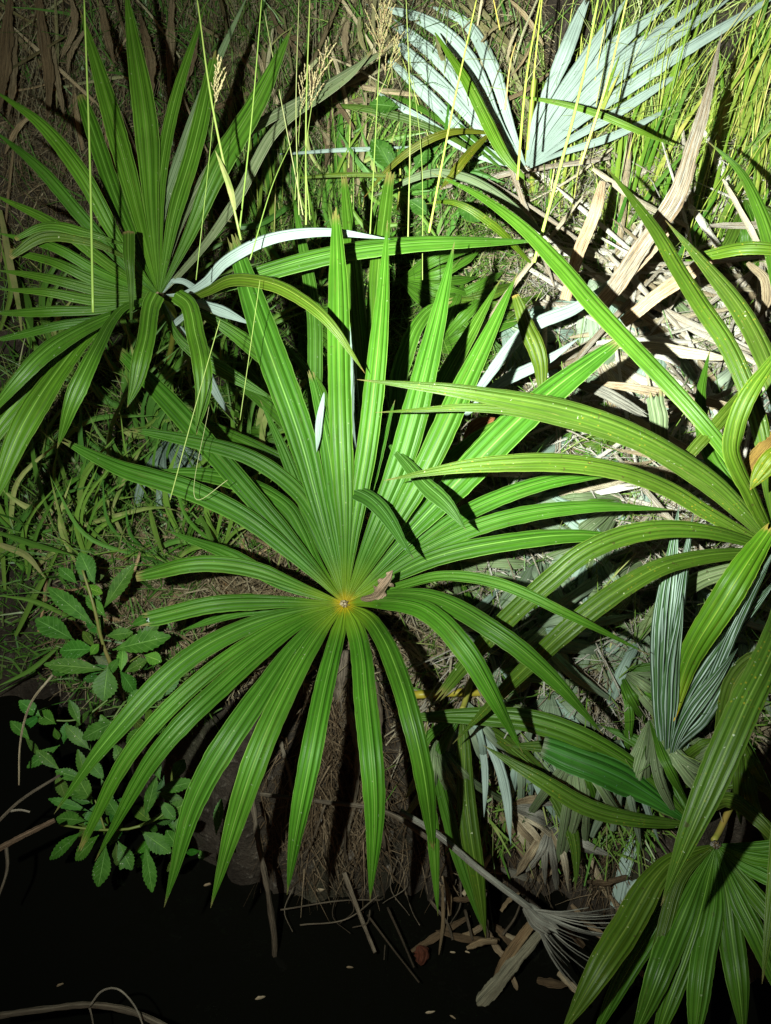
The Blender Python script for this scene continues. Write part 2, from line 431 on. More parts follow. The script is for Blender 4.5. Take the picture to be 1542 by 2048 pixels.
# the face seen by default is the upper side: check winding with T x N = W, W x T ... (u grows along W; (i,c)->(i,c+1) is W, up is T; W x T = N*)
def tube_mesh(name, pts3, r0, r1, origin, sides=6, n=24, knots=0.0, seed=1, flat=1.0):
    rs = random.Random(seed)
    c = catmull([tuple(p) for p in pts3], n) if len(pts3) > 2 else [np.array(pts3[0]) + (np.array(pts3[1]) - np.array(pts3[0])) * i / n for i in range(n + 1)]
    c = [Vector(q) for q in c]
    V, UV = [], []
    ref = Vector((0.3, 0.1, 1)).normalized(); arc = 0
    for i, p in enumerate(c):
        T = (c[min(n, i + 1)] - c[max(0, i - 1)]).normalized()
        A = T.cross(ref)
        if A.length < 0.1: A = T.cross(Vector((1, 0, 0)))
        A.normalize(); B = T.cross(A)
        r = (r0 + (r1 - r0) * i / n) * (1 + knots * rs.uniform(-1, 1))
        if i: arc += (p - c[i - 1]).length
        for s in range(sides):
            an = 2 * math.pi * s / sides
            V.append(p + A * math.cos(an) * r + B * math.sin(an) * r * flat - origin); UV.append((s / sides, arc * 4))
    Fc = []
    for i in range(n):
        for s in range(sides):
            s2 = (s + 1) % sides
            Fc.append((i * sides + s, i * sides + s2, (i + 1) * sides + s2, (i + 1) * sides + s))
    Fc.append(tuple(range(sides))[::-1]); Fc.append(tuple(n * sides + s for s in range(sides)))
    return mesh(name, V, Fc, UV)

def px3(pts):   # [(px,py,depth)] -> world
    return [P(*p) for p in pts]

def tag(o, label, cat, group=None):
    o['label'] = label; o['category'] = cat
    if group: o['group'] = group
    return o
def thing(name, label, cat, loc, group=None):
    o = bpy.data.objects.new(name, None); coll().objects.link(o); o.location = loc; o.empty_display_size = 0.05
    return tag(o, label, cat, group)
def loose(name, label, cat, builder, *a, group=None, mat=None, color=None, **kw):
    """thing that is one mesh, origin at its first point"""
    me, org = builder(*a, **kw)
    o = link(name, me, mat=mat, color=color); o.location = org
    return tag(o, label, cat, group)

def solo_blade(name, label, cat, pts, width, depths, mat, group=None, color=None, **kw):
    p0 = pts[0]; org = P(p0[0], p0[1], p0[2] if len(p0) > 2 else depths[0])
    o = link(name, blade_mesh(name, pts, width, depths, org, **kw), mat=mat, color=color)
    o.location = org
    return tag(o, label, cat, group)
def solo_tube(name, label, cat, pts, r0, r1, mat, group=None, color=None, **kw):
    w3 = px3(pts); org = w3[0].copy()
    o = link(name, tube_mesh(name, w3, r0, r1, org, **kw), mat=mat, color=color); o.location = org
    return tag(o, label, cat, group)

def frond(label, hub, hubd, segs, mat, base=None, fan=0.27, group=None, petiole_r=0.006, hubmat=None, color=None, pet_mid=None, hub_knot=True):
    """A fan palm: hub pixel, depth there; segs = (width, pts-without-hub, depth offsets, options)"""
    if base is None: base = (hub[0] + 20, hub[1] + 260)
    bd = max(gdepth(*base), hubd + 0.05)
    B = P(base[0], base[1], bd + 0.03)
    root = thing('fan_palm', label, 'palm', B, group)
    H = P(hub[0], hub[1], hubd)
    mid = P(*pet_mid) if pet_mid else (H + B) / 2 + Vector((0.02, 0.08, 0.02))
    link('petiole', tube_mesh('petiole', [B, mid, H + Vector((0, .012, -.006))], petiole_r * 1.5, petiole_r, B, sides=8), root, M_PET)
    if hub_knot:
        rs = random.Random(3)
        V, Fc = [], []
        for a in range(5):
            for b in range(8):
                th, ph = math.pi * a / 4, 2 * math.pi * b / 8
                r = 0.0085 * (1 + rs.uniform(-.3, .3))
                V.append(H - B + r * (RT * math.sin(th) * math.cos(ph) * 1.4 + UP * math.sin(th) * math.sin(ph) - FW * math.cos(th)))
        for a in range(4):
            for b in range(8):
                b2 = (b + 1) % 8; Fc.append((a * 8 + b, (a + 1) * 8 + b, (a + 1) * 8 + b2, a * 8 + b2))
        link('hub', mesh('hub', V, Fc), root, hubmat or M_STRAW)
    if hub_knot:
        for j in range(7):
            a = j / 7 * 6.283; rr_ = rs.uniform(6, 12)
            w3 = px3([(hub[0] + 3*math.cos(a), hub[1] + 3*math.sin(a), hubd - .004), (hub[0] + rr_*.6*math.cos(a+.3), hub[1] + rr_*.6*math.sin(a+.3), hubd - .016), (hub[0] + rr_*math.cos(a+.1), hub[1] + rr_*math.sin(a+.1), hubd - .008)])
            link('hub_fibre', tube_mesh('hub_fibre', w3, .0016, .0006, B, sides=4, n=6), root, M_STRAW, (1,.9,.7,1))
    for s in segs:
        wd, pts, dd = s[:3]; op = dict(s[3]) if len(s) > 3 else {}
        start = op.pop('start', hub)
        sd = op.pop('sd', 0.0)
        m_ = op.pop('mat', mat); col_ = op.pop('color', None)
        if col_ is None:
            v = random.uniform(0.85, 1.15); col_ = (v * random.uniform(.92, 1.1), v, v * random.uniform(.8, 1.1), 1)
        full = [start] + list(pts)
        dl = [hubd + sd] + [hubd + x for x in dd]
        # depths are spread over the polyline by pixel length
        L = [0]
        for i in range(1, len(full)): L.append(L[-1] + math.dist(full[i][:2], full[i - 1][:2]))
        pts3 = [(full[i][0], full[i][1], lerp_list(dl, L[i] / L[-1])) for i in range(len(full))]
        # refine so that the depth curve is followed as well
        n = op.pop('n', 44)
        kw = dict(fan=fan, w0=0.3)
        if random.random() < .18: kw.update(blunt=random.uniform(.2, .5), tail=.7, ragged=1)
        kw.update(op)
        if start is not hub: kw.setdefault('fan', None)
        cl = catmull(pts3, 10)
        cl = [(q[0], q[1], smooth_depth(dl, i / 10)) for i, q in enumerate(cl)]
        link('leaflet', blade_mesh('leaflet', cl, wd, None, B, n=n, **kw), root, m_, col_)
    return root

def smooth_depth(dl, t):
    n = len(dl) - 1
    x = t * n; i = min(n - 1, int(x)); f = x - i
    p0 = dl[max(0, i - 1)]; p1 = dl[i]; p2 = dl[i + 1]; p3 = dl[min(n, i + 2)]
    return 0.5 * ((2 * p1) + (-p0 + p2) * f + (2 * p0 - 5 * p1 + 4 * p2 - p3) * f * f + (-p0 + 3 * p1 - 3 * p2 + p3) * f ** 3)

# ------------------------------------------------------------------ the palms
# MAIN palm in the middle
H = (690, 1208)
main = [
 (58, [(655,1075),(605,900),(535,690),(466,476)], (0.02,0.03,0.06,0.10), dict(roll=-.25,w0=.5)),
 (40, [(680,1050),(662,930),(642,830),(622,745)], (0.01,0.02,0.04,0.06), dict(tail=.4)),
 (27, [(715,1050),(748,930),(790,800)], (0.03,0.04,0.07), {}),
 (27, [(650,1100),(590,960),(548,860),(520,800)], (0.03,0.05,0.07,.08), {}),
 (27, [(770,1100),(880,980),(985,860),(1040,800)], (0.03,0.05,0.07,.1), {}),
 (27, [(560,1165),(450,1105),(330,1060)], (.0,.02,.05), {}),
 (23, [(590,1215),(470,1225),(360,1262)], (.0,.02,.04), {}),
 (45, [(690,1060),(684,850),(677,640),(671,420)], (-0.02,-0.03,0.0,0.05), dict(roll=.05)),
 (41, [(706,1060),(738,850),(764,620),(775,440)], (-0.01,-0.02,0.0,0.05), {}),
 (52, [(745,1060),(800,920),(862,700),(909,484)], (-0.02,-0.02,0.0,0.05), {}),
 (49, [(765,1085),(850,935),(945,740),(1035,546)], (-0.03,-0.04,-0.02,0.03), dict(roll=.1)),
 (58, [(800,1085),(930,945),(1085,800),(1242,680)], (0.0,0.01,0.03,0.06), {}),
 (32, [(820,1105),(950,1015),(1080,965),(1235,942)], (0.01,0.02,0.05,0.10), {}),
 (32, [(850,1100),(1000,1037),(1176,1012),(1350,1020)], (-0.01,-0.02,0.02,0.08), {}),
 (36, [(860,1120),(1000,1084),(1120,1070),(1300,1078)], (-0.02,-0.03,0.0,0.06), {}),
 (22, [(800,1172),(880,1153),(1000,1168),(1130,1225),(1295,1308)], (-0.10,-0.16,-0.18,-0.12), dict(roll=.3)),
 (40, [(770,1188),(860,1192),(1000,1268),(1110,1362),(1207,1470)], (-0.14,-0.24,-0.24,-0.18), {}),
 (43, [(745,1203),(830,1212),(930,1300),(1000,1415),(1046,1507)], (-0.16,-0.26,-0.26,-0.2), dict(fan=.35,w0=.4)),
 (41, [(735,1235),(785,1320),(835,1480),(866,1700)], (-0.14,-0.24,-0.24,-0.18), dict(w0=.5,fan=.6,peak=.3)),
 (47, [(708,1250),(733,1400),(748,1580),(740,1802)], (-0.16,-0.26,-0.26,-0.2), dict(w0=.62,fan=.75,peak=.3)),
 (43, [(680,1250),(642,1400),(603,1600),(574,1790)], (-0.16,-0.26,-0.26,-0.2), dict(w0=.5,fan=.5)),
 (49, [(655,1245),(565,1400),(475,1620),(421,1816)], (-0.16,-0.26,-0.26,-0.2), dict(fan=.32)),
 (50, [(635,1243),(508,1400),(400,1580),(328,1815)], (-0.14,-0.25,-0.25,-0.2), {}),
 (40, [(620,1236),(445,1372),(310,1510),(190,1722)], (-0.12,-0.22,-0.24,-0.2), {}),
 (32, [(600,1232),(420,1340),(265,1500),(160,1697)], (-0.10,-0.18,-0.2,-0.16), {}),
 (41, [(580,1226),(400,1300),(225,1465),(108,1628)], (-0.08,-0.16,-0.2,-0.16), {}),
 (34, [(560,1203),(420,1210),(284,1238)], (-0.04,-0.08,-0.08), dict(blunt=.85,ragged=1,tail=.9)),
 (32, [(600,1172),(510,1138),(400,1128),(272,1152)], (-0.02,-0.04,-0.06,-0.04), dict(blunt=.6,tail=.8)),
 (38, [(600,1120),(490,1032),(371,977),(250,940),(126,880)], (0.0,0.0,0.02,0.04), {}),
 (32, [(660,1110),(600,990),(519,925),(371,876),(262,859)], (0.02,0.05,0.05,0.06), {}),
 (41, [(610,1115),(515,1002),(390,858),(280,745),(232,697)], (0.03,0.05,0.08,0.12), {}),
 (34, [(630,1120),(570,1010),(470,960),(262,944)], (0.06,0.10,0.14,0.16), {}),
]
frond('large bright green fan palm leaf in the middle, orange-yellow where all its strips meet', H, 1.66, main, M_LEAF, base=(700,1560), fan=.165, petiole_r=.007)

# palm leaf behind the main one, its tips showing above and between
rear = [
 (30, [(650,900),(625,600),(583,371)], (0,.02,.06), {}),
 (34, [(735,850),(712,600),(688,352)], (0,.02,.06), {}),
 (36, [(745,850),(755,560),(780,350)], (0,.02,.06), {}),
 (34, [(790,900),(805,720),(860,618),(905,600)], (0,-.02,.0,.05), {}),
 (36, [(820,930),(880,780),(955,640),(1000,560)], (0,0,.04,.08), {}),
 (34, [(640,920),(545,812),(470,760),(405,730)], (0,0,.03,.06), {}),
 (30, [(660,930),(640,790),(600,725),(562,680)], (0,-.02,0,.05), {}),
 (32, [(850,960),(1000,850),(1130,800)], (0,0,.05), {}),
 (28, [(640,960),(520,900),(420,850),(330,790)], (0,0,.03,.06), {}),
 (38, [(690,860),(700,700),(735,560)], (.03,.03,.06), dict(back=True)),
]
frond('darker green fan palm leaf standing behind the large middle one, only its upper strips showing', (735,1030), 1.95, rear, M_LEAF2, base=(745,1250), fan=.25)

# upper-left palm
HA = (318, 592)
upl = [
 (46, [(305,440),(287,230),(250,-30)], (.0,.0,.06), dict(w0=.5)),
 (39, [(275,430),(222,220),(160,20)], (.02,.03,.08), {}),
 (32, [(250,440),(200,300),(160,190)], (.06,.07,.1), dict(tail=.8,blunt=.5)),
 (23, [(318,400),(345,220),(412,5)], (.02,.04,.10), {}),
 (18, [(322,430),(370,280),(440,110),(500,-20)], (.04,.06,.1,.15), dict(mat=M_GRAY)),
 (32, [(345,450),(385,300),(430,105)], (.0,.02,.08), {}),
 (46, [(372,480),(430,350),(512,205),(584,54)], (-.01,-.02,.02,.08), dict(w0=.5)),
 (19, [(400,500),(470,400),(560,250),(700,150),(745,100)], (.05,.08,.12,.2,.25), dict(mat=M_GRAY)),
 (19, [(350,470),(450,300),(620,190),(770,100)], (.05,.1,.2,.3), dict(mat=M_GRAY)),
 (32, [(235,480),(155,335),(85,248),(-20,176)], (-.02,-.05,-.04,.0), {}),
 (26, [(250,530),(160,430),(80,335),(-20,255)], (-.02,-.04,-.04,.0), {}),
 (23, [(220,530),(120,455),(-20,385)], (-.0,-.02,.0), {}),
 (21, [(200,545),(100,490),(-10,465)], (-.0,-.02,.0), {}),
 (21, [(190,560),(100,520),(20,500)], (-.0,-.02,.0), dict(blunt=.4)),
 (21, [(200,580),(100,555),(-10,540)], (-.0,-.02,.0), {}),
 (19, [(200,600),(100,585),(-10,577)], (-.0,-.02,.0), {}),
 (19, [(200,618),(110,622),(-10,625)], (-.0,-.02,.0), {}),
 (18, [(220,635),(120,650),(-10,680)], (-.0,-.02,.0), {}),
 (21, [(170,480),(90,470),(20,515)], (-.05,-.06,-.06), dict(start=(262,520),sd=-.04,tail=.7,blunt=.5,mat=M_OLD)),
 (19, [(170,465),(80,452),(30,478)], (-.06,-.06,-.06), dict(start=(250,490),sd=-.04,blunt=.4)),
 (23, [(262,560),(256,500),(256,462)], (-.10,-.12,-.10), dict(start=(262,640),sd=-.1,blunt=1.0,tail=.9,w0=.9,color=(.8,.7,.8,1))),
 (35, [(308,594),(292,680),(275,750),(254,815)], (-.16,-.2,-.2,-.2), dict(start=(312,588),sd=-.13,w0=.95,fan=None)),
 (37, [(366,596),(393,670),(405,760),(393,870)], (-.16,-.2,-.2,-.2), dict(start=(352,588),sd=-.13,w0=.85,fan=None)),
 (42, [(250,612),(190,700),(150,790),(114,897)], (-.1,-.24,-.26,-.22), dict(w0=.5)),
 (35, [(235,625),(110,690),(30,765),(-40,850)], (-.08,-.2,-.24,-.22), {}),
 (49, [(215,635),(110,750),(40,870),(-30,1040)], (-.06,-.16,-.2,-.2), {}),
 (39, [(200,640),(90,740),(0,850),(-60,950)], (-.0,-.1,-.14,-.14), {}),
 (22, [(385,582),(450,522),(540,478),(640,463),(780,478)], (-.02,-.06,-.06,-.02,.02), dict(back=True, mat=M_WHITE)),
 (26, [(385,596),(450,562),(540,565),(640,625),(730,747)], (-.04,-.14,-.2,-.22,-.2), dict(color=(1.25,.85,.8,1))),
 (35, [(400,585),(520,545),(650,508),(820,488),(1085,482)], (.03,.05,.08,.12,.2), {}),
 (23, [(380,600),(430,615),(505,650)], (.0,.02,.05), dict(back=True, mat=M_WHITE)),
 (32, [(390,620),(450,655),(530,715),(600,800)], (.03,.06,.1,.12), {}),
 (30, [(360,680),(450,740),(550,800)], (.05,.08,.1), {}),
 (21, [(345,640),(390,700),(440,800),(470,845)], (.1,.12,.16,.2), dict(back=True, mat=M_WHITE)),
 (18, [(350,560),(400,590),(335,660)], (.02,.02,.05), dict(back=True, mat=M_WHITE)),
]
frond('tall fan palm leaf in the upper left corner with four strips drooping towards the water', HA, 1.78, upl, M_LEAF2, base=(330,760), fan=.14)

# pale palm, underside towards us, in the brightest light
HB = (1052, 338)
white = [
 (40, [(1018,240),(985,130),(925,40),(850,10)], (0,-.0,.02,.06), {}),
 (42, [(1000,250),(935,115),(850,38),(730,8)], (0,-.0,.02,.06), {}),
 (38, [(985,260),(900,140),(820,70),(762,28)], (.02,.02,.05,.06), {}),
 (40, [(970,265),(880,165),(790,80)], (.03,.03,.06), {}),
 (34, [(960,290),(870,205),(780,120)], (.04,.05,.08), {}),
 (26, [(960,310),(860,250),(740,175)], (.05,.06,.08), {}),
 (44, [(1068,250),(1110,150),(1172,2)], (-.03,-.05,-.04), {}),
 (40, [(1090,240),(1160,130),(1268,-20)], (-.02,-.03,.0), {}),
 (46, [(1110,230),(1210,110),(1360,-15)], (-.01,-.01,.02), {}),
 (44, [(1120,240),(1230,130),(1420,-15)], (.01,.01,.05), {}),
 (40, [(1130,245),(1270,125),(1470,-10)], (.02,.02,.06), {}),
 (36, [(1135,260),(1290,150),(1545,-5)], (.03,.03,.08), {}),
 (28, [(1120,290),(1240,220),(1400,120)], (.03,.04,.08), {}),
 (22, [(1110,310),(1230,270),(1370,200)], (.03,.04,.08), {}),
]
frond('pale glaucous fan palm leaf showing its whitish underside in the brightest torchlight', HB, 2.25, [(a*.68,b,c,dict(d, back=True, w0=.2, peak=.5)) for a,b,c,d in white], M_WHITE, base=(1060,470), fan=.115, hubmat=M_FIBRE)

# palm reaching in from the right, middle height
HC = (1560, 1105)
right = [
 (40, [(1440,970),(1300,880),(1150,822),(980,790),(714,759)], (-.04,-.1,-.14,-.16,-.12), dict(mat=M_OLD)),
 (24, [(1400,965),(1280,890),(1140,845),(1000,818),(750,825)], (-.02,-.06,-.1,-.12,-.1), dict(mat=M_OLD)),
 (38, [(1440,1040),(1300,960),(1150,925),(980,925),(768,961)], (-.04,-.12,-.18,-.2,-.16), dict(mat=M_OLD)),
 (40, [(1420,1062),(1300,1058),(1190,1090),(1080,1175),(970,1285),(878,1395)], (-.08,-.12,-.14,-.12,-.08,-.04), dict(mat=M_OLD)),
 (40, [(1440,1108),(1330,1128),(1200,1205),(1060,1330),(905,1488)], (-.06,-.1,-.1,-.04,.02), dict(mat=M_OLD)),
 (34, [(1450,900),(1351,784),(1200,622),(1090,495),(1000,415),(862,345)], (-.02,-.02,.05,.15,.25,.35), {}),
 (36, [(1500,790),(1455,690),(1387,588),(1300,440),(1208,330)], (-.05,-.06,.0,.15,.3), dict(mat=M_OLD)),
 (38, [(1560,800),(1492,640),(1411,530),(1330,440)], (.0,.02,.12,.2), dict(mat=M_OLD)),
 (38, [(1570,600),(1527,430),(1480,340),(1412,280)], (.1,.2,.28,.35), {}),
 (36, [(1500,980),(1465,900),(1480,820),(1560,700)], (-.08,-.16,-.2,-.2), dict(mat=M_OLD,color=(1.1,1.1,.8,1))),
 (34, [(1495,1130),(1400,1160),(1300,1240),(1240,1330)], (.05,.1,.16,.2), dict(mat=M_GRAY)),
 (30, [(1490,1000),(1420,900),(1400,800),(1420,700)], (.05,.1,.16,.2), dict(mat=M_LEAF2)),
]
frond('fan palm leaf reaching in from the right edge with long yellow-spotted drooping strips', HC, 1.62, right, M_LEAF2, base=(1590,1400), fan=.3)

# young folded leaf on the right
young = [
 (34, [(1328,1450),(1332,1250),(1358,1010)], (-.03,-.05,-.05), dict(roll=.5,mat=M_PLEAT)),
 (26, [(1335,1440),(1350,1250),(1388,1020)], (-.02,-.05,-.05), dict(roll=-.3,mat=M_PLEAT)),
 (26, [(1318,1440),(1312,1260),(1338,1090)], (-.02,-.04,-.04), dict(roll=-.6,mat=M_PLEAT)),
 (30, [(1340,1470),(1352,1300),(1366,1185)], (-.06,-.08,-.07), dict(roll=.4,mat=M_PLEAT)),
 (56, [(1345,1442),(1375,1330),(1445,1200),(1545,1055)], (-.07,-.12,-.14,-.1), dict(color=(1.5,1.25,.8,1),w0=.1,peak=.5,fan=None,start=(1345,1442),sd=-.06)),
 (22, [(1400,1420),(1480,1230),(1560,1080)], (-.05,-.1,-.1), dict(roll=-.4,mat=M_PLEAT)),
 (30, [(1370,1420),(1450,1290),(1560,1150)], (-.04,-.06,-.06), dict(roll=.3,mat=M_PLEAT)),
 (30, [(1360,1470),(1410,1390),(1476,1296)], (-.07,-.10,-.10), dict(roll=.45,mat=M_PLEAT)),
 (26, [(1350,1500),(1400,1440),(1470,1320)], (-.05,-.08,-.08), dict(roll=-.35,mat=M_PLEAT)),
]
frond('young fan leaf still folded into narrow white and green pleats, one strip lime yellow', (1332,1570), 1.66, young, M_LEAF, base=(1345,1700), fan=.16, hub_knot=False)

# lower right palms
HP = (1600, 1130)
front = [
 (62, [(1560,1265),(1480,1425),(1400,1620),(1322,1812)], (-.12,-.18,-.2,-.18), dict(mat=M_OLD,w0=.7)),
 (44, [(1580,1450),(1560,1700),(1524,1968)], (-.1,-.2,-.25), dict(mat=M_OLD)),
 (40, [(1570,1300),(1500,1330),(1440,1480),(1430,1560)], (0,.1,.15,.2), dict(mat=M_OLD)),
]
frond('near fan palm leaf at the right edge with the longest speckled strip slanting down', HP, 1.42, front, M_OLD, base=(1650,1500), fan=None)

HQ = (1432, 1690)
low = [
 (58, [(1345,1720),(1240,1880),(1120,2070)], (-.06,-.14,-.16), dict(mat=M_OLD,w0=.5)),
 (40, [(1380,1745),(1290,1880),(1180,2090)], (.02,-.0,.0), {}),
 (28, [(1370,1740),(1330,1860),(1290,1995)], (-.04,-.08,-.06), dict(mat=M_OLD)),
 (52, [(1395,1760),(1340,1900),(1260,2090)], (-.06,-.12,-.12), {}),
 (40, [(1415,1765),(1375,1900),(1310,2090)], (-.06,-.1,-.12), {}),
 (46, [(1430,1765),(1412,1900),(1385,2090)], (-.06,-.12,-.14), {}),
 (48, [(1447,1765),(1470,1900),(1488,2090)], (-.06,-.12,-.14), {}),
 (42, [(1460,1755),(1510,1860),(1560,2000)], (-.06,-.1,-.12), {}),
 (36, [(1475,1745),(1540,1830),(1620,1930)], (-.05,-.1,-.12), {}),
 (30, [(1480,1725),(1560,1770),(1640,1830)], (-.04,-.08,-.1), {}),
 (28, [(1490,1710),(1560,1725),(1640,1760)], (-.04,-.08,-.1), {}),
 (24, [(1490,1695),(1560,1690),(1640,1690)], (-.02,-.04,-.06), {}),
]
frond('lowest fan palm leaf at the bottom right, dark strips hanging from a grey knot', HQ, 1.62, low, M_LEAF2, base=(1560,1660), fan=.3, hubmat=M_KNOB)

HS = (1385, 1650)
side = [
 (60, [(1280,1580),(1190,1530),(1085,1492)], (-.02,-.04,-.02), dict(w0=.4,tail=.8,blunt=.7,color=(.6,.9,1.4,1))),
 (44, [(1300,1560),(1200,1495),(1050,1440),(920,1430),(778,1436)], (-.0,-.02,.0,.03,.05), {}),
 (34, [(1290,1640),(1180,1615),(1080,1560),(966,1490)], (-.05,-.08,-.08,-.04), dict(mat=M_OLD)),
 (40, [(1310,1600),(1220,1530),(1130,1500),(1010,1490)], (.03,.03,.05,.08), dict(mat=M_OLD)),
 (30, [(1340,1560),(1300,1500),(1200,1450)], (.03,.05,.08), {}),
 (34, [(1440,1560),(1500,1480),(1560,1400)], (.03,.05,.08), dict(mat=M_OLD)),
 (30, [(1450,1600),(1520,1640),(1580,1720)], (-.1,-.15,-.15), dict(mat=M_OLD)),
 (28, [(1420,1580),(1490,1560),(1570,1600)], (-.03,-.06,-.08), dict(mat=M_OLD)),
]
frond('worn fan palm leaf behind the slanting speckled strip, its shiny strip pointing left', HS, 1.66, side, M_LEAF2, base=(1400,1760), fan=.35, hub_knot=False)

# strips hanging down the bank right of the main leaf
bankleaf = [
 (38, [(928,1500),(938,1640),(972,1878)], (-.02,-.04,-.02), dict(mat=M_OLD)),
 (28, [(880,1500),(905,1660),(965,1860)], (-.0,-.0,.0), {}),
 (26, [(850,1480),(866,1660),(876,1832)], (-.04,-.05,-.05), {}),
 (32, [(1030,1500),(1120,1600),(1152,1700),(1150,1782)], (.02,.02,.0,.0), dict(mat=M_OLD)),
 (20, [(985,1500),(1010,1580),(1022,1690)], (.02,.02,.0), dict(back=True,mat=M_WHITE)),
 (14, [(965,1500),(970,1560),(968,1635)], (.02,.02,.0), dict(back=True,mat=M_WHITE)),
 (34, [(1000,1420),(1100,1440),(1180,1480)], (.02,.02,.0), dict(mat=M_GRAY)),
]
frond('fan palm leaf right of the middle, its strips hanging down over the root bank', (925,1425), 1.74, bankleaf, M_LEAF2, base=(960,1440), fan=.35, hub_knot=False)

# describing where a thing stands, by landmarks one can find in the picture
LAND = [('the tall bleached leaf',1370,330),('the pale palm',1080,230),('the main palm leaf',700,1180),('the upper left palm',290,420),
        ('the toothed shrub',190,1290),('the folded young leaf',1350,1300),('the fibre spray',1130,1880),('the dry pile',1330,760),
        ('the water edge',560,1750),('the lowest palm leaf',1430,1760),('the yellow leaf stalk',1000,1390),('the top seed head',760,90),
        ('the stalk bundle',610,300),('the drooping left strips',260,740),('the arching spotted strips',1180,1150),
        ('the right edge palm centre',1500,1080),('the sheathed stalk',440,200),('the black water',100,1650),('the upright strips',720,650)]
USED = {}
def where(x, y):
    n, lx, ly = min(LAND, key=lambda l: math.hypot(l[1] - x, (l[2] - y)))
    dx, dy = x - lx, y - ly
    if math.hypot(dx, dy) < 60: return 'at ' + n
    if abs(dx) > 2.2 * abs(dy): return ('right of ' if dx > 0 else 'left of ') + n
    if abs(dy) > 2.2 * abs(dx): return ('below ' if dy > 0 else 'above ') + n
    return ('below ' if dy > 0 else 'above ') + ('right of ' if dx > 0 else 'left of ') + n
def slant(dx, dy):
    if dy > 0: dx, dy = -dx, -dy
    a = math.degrees(math.atan2(-dy, dx))
    return 'flat' if a < 15 or a > 165 else 'slanting right' if a < 65 else 'upright' if a < 115 else 'slanting left'
def uniq(parts, x, y):
    """shortest label, out of ever more telling ones, that no other thing has yet"""
    for c in parts:
        if c not in USED: USED[c] = (x, y); return c
    USED[parts[-1]] = (x, y); return parts[-1]
def tuft(name, noun, cat, group, x, y, blades, mat_):
    d0 = gdepth(min(max(x, 0), 1540), max(y, 0)); B = P(x, y, d0)
    ln = max(math.dist(b[0][0][:2], b[0][-1][:2]) for b in blades); k_ = len(blades)
    le = sum(b[0][-1][0] - b[0][0][0] for b in blades) / k_
    size = 'long' if ln > 330 else 'medium' if ln > 150 else 'short'
    lean = 'leaning right' if le > 40 else 'leaning left' if le < -40 else 'upright'
    num = {1:'one',2:'two',3:'three',4:'four',5:'five',6:'six',7:'seven',8:'eight'}[k_]
    w_ = where(x, y)
    root = thing(name, uniq([f'{size} {noun} {w_}', f'{size} {lean} {noun} {w_}', f'{lean} {noun} of {num} blades {w_}', f'{size} {lean} {noun}, {num} blades, {w_}', f'{noun} {lean}, rooted {"higher" if y < 380 else "lower"} {w_}'], x, y), cat, B, group)
    for pts, wd, col in blades:
        if wd < 0: link('stem', tube_mesh('stem', px3(pts), -wd, .0009, B, sides=4, n=8), root, M_STALK, col)
        else: link('blade', blade_mesh('blade', pts, wd, None, B, n=12, cols=2, w0=.55, tail=.4), root, mat_, col)
# ------------------------------------------------------------------ single strips crossing the picture
def sb(label, pts, w_, dep, mat=M_LEAF2, name='palm_leaf_strip', cat='leaf strip', **kw):
    return solo_blade(name, label, cat, pts, w_, dep, mat, **kw)
sb('dull blue-green strip tip passing behind the upright middle strips', [(588,888),(660,958),(742,1000),(828,1118)], 34, [1.72,1.73,1.60,1.50], w0=.1, peak=.3, color=(.7,.75,1.3,1))
sb('dull green strip tip above the right half of the main leaf, pointing down right', [(780,890),(850,965),(895,1010),(932,1060)], 34, [1.66,1.56,1.52,1.5], w0=.2, peak=.5, color=(.8,.8,1.3,1))
sb('small white strip hanging beside the glossy left strip of the main leaf', [(648,785),(638,850),(633,905)], 14, [1.7,1.68,1.67], M_WHITE, back=True, w0=.1)
sb('olive yellow narrow blade arching below the pale palm leaf', [(1062,525),(980,445),(900,402),(848,408)], 15, [2.1,2.0,2.0,2.05], M_OLD, color=(1.3,1.2,.6,1))
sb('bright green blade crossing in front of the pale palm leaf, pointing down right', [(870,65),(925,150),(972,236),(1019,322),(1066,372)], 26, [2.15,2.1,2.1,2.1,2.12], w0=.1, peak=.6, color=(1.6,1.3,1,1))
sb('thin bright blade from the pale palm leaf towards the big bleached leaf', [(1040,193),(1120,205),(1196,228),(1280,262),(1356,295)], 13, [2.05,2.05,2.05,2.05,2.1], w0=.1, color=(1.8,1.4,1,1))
sb('yellow-green blade at right edge pointing left, beside the bleached leaves', [(1600,505),(1500,495),(1430,505),(1362,518)], 26, [1.8,1.8,1.85,1.9], M_OLD, color=(1.3,1.3,.8,1))
sb('lower yellow-green blade at right edge pointing left with orange spots', [(1600,885),(1540,920),(1500,980)], 40, [1.4,1.4,1.42], M_OLD, color=(1.5,1.1,.5,1))
sb('glaucous strip lying slantwise left of the bleached leaf', [(940,800),(1060,655),(1160,610),(1240,545)], 26, [2.2,2.15,2.15,2.15], M_WHITE, back=True)
sb('glaucous strip lying slantwise under the first pale one', [(930,830),(1010,760),(1100,715),(1160,675)], 22, [2.1,2.1,2.1,2.1], M_WHITE, back=True)
sb('tall spotted yellowish blade beside the tip of the widest right upper strip', [(1085,780),(1075,700),(1050,640),(1030,590)], 34, [2.05,2.05,2.05,2.05], M_OLD, color=(1.4,1.2,.7,1), blunt=.4)
sb('long thin olive strip falling from the top edge to the pale palm, upper one', [(1010,330),(905,240),(700,88),(500,15)], 12, [2.25,2.3,2.4,2.4], M_LEAF2)
sb('long thin olive strip falling towards the pale palm, starting mid bank', [(1000,335),(900,252),(790,190),(680,138)], 10, [2.25,2.3,2.35,2.4], M_LEAF2)
sb('spotted level strip running left from the pale palm over bare earth', [(960,310),(880,262),(753,220),(620,208)], 15, [2.25,2.3,2.3,2.35], M_OLD)
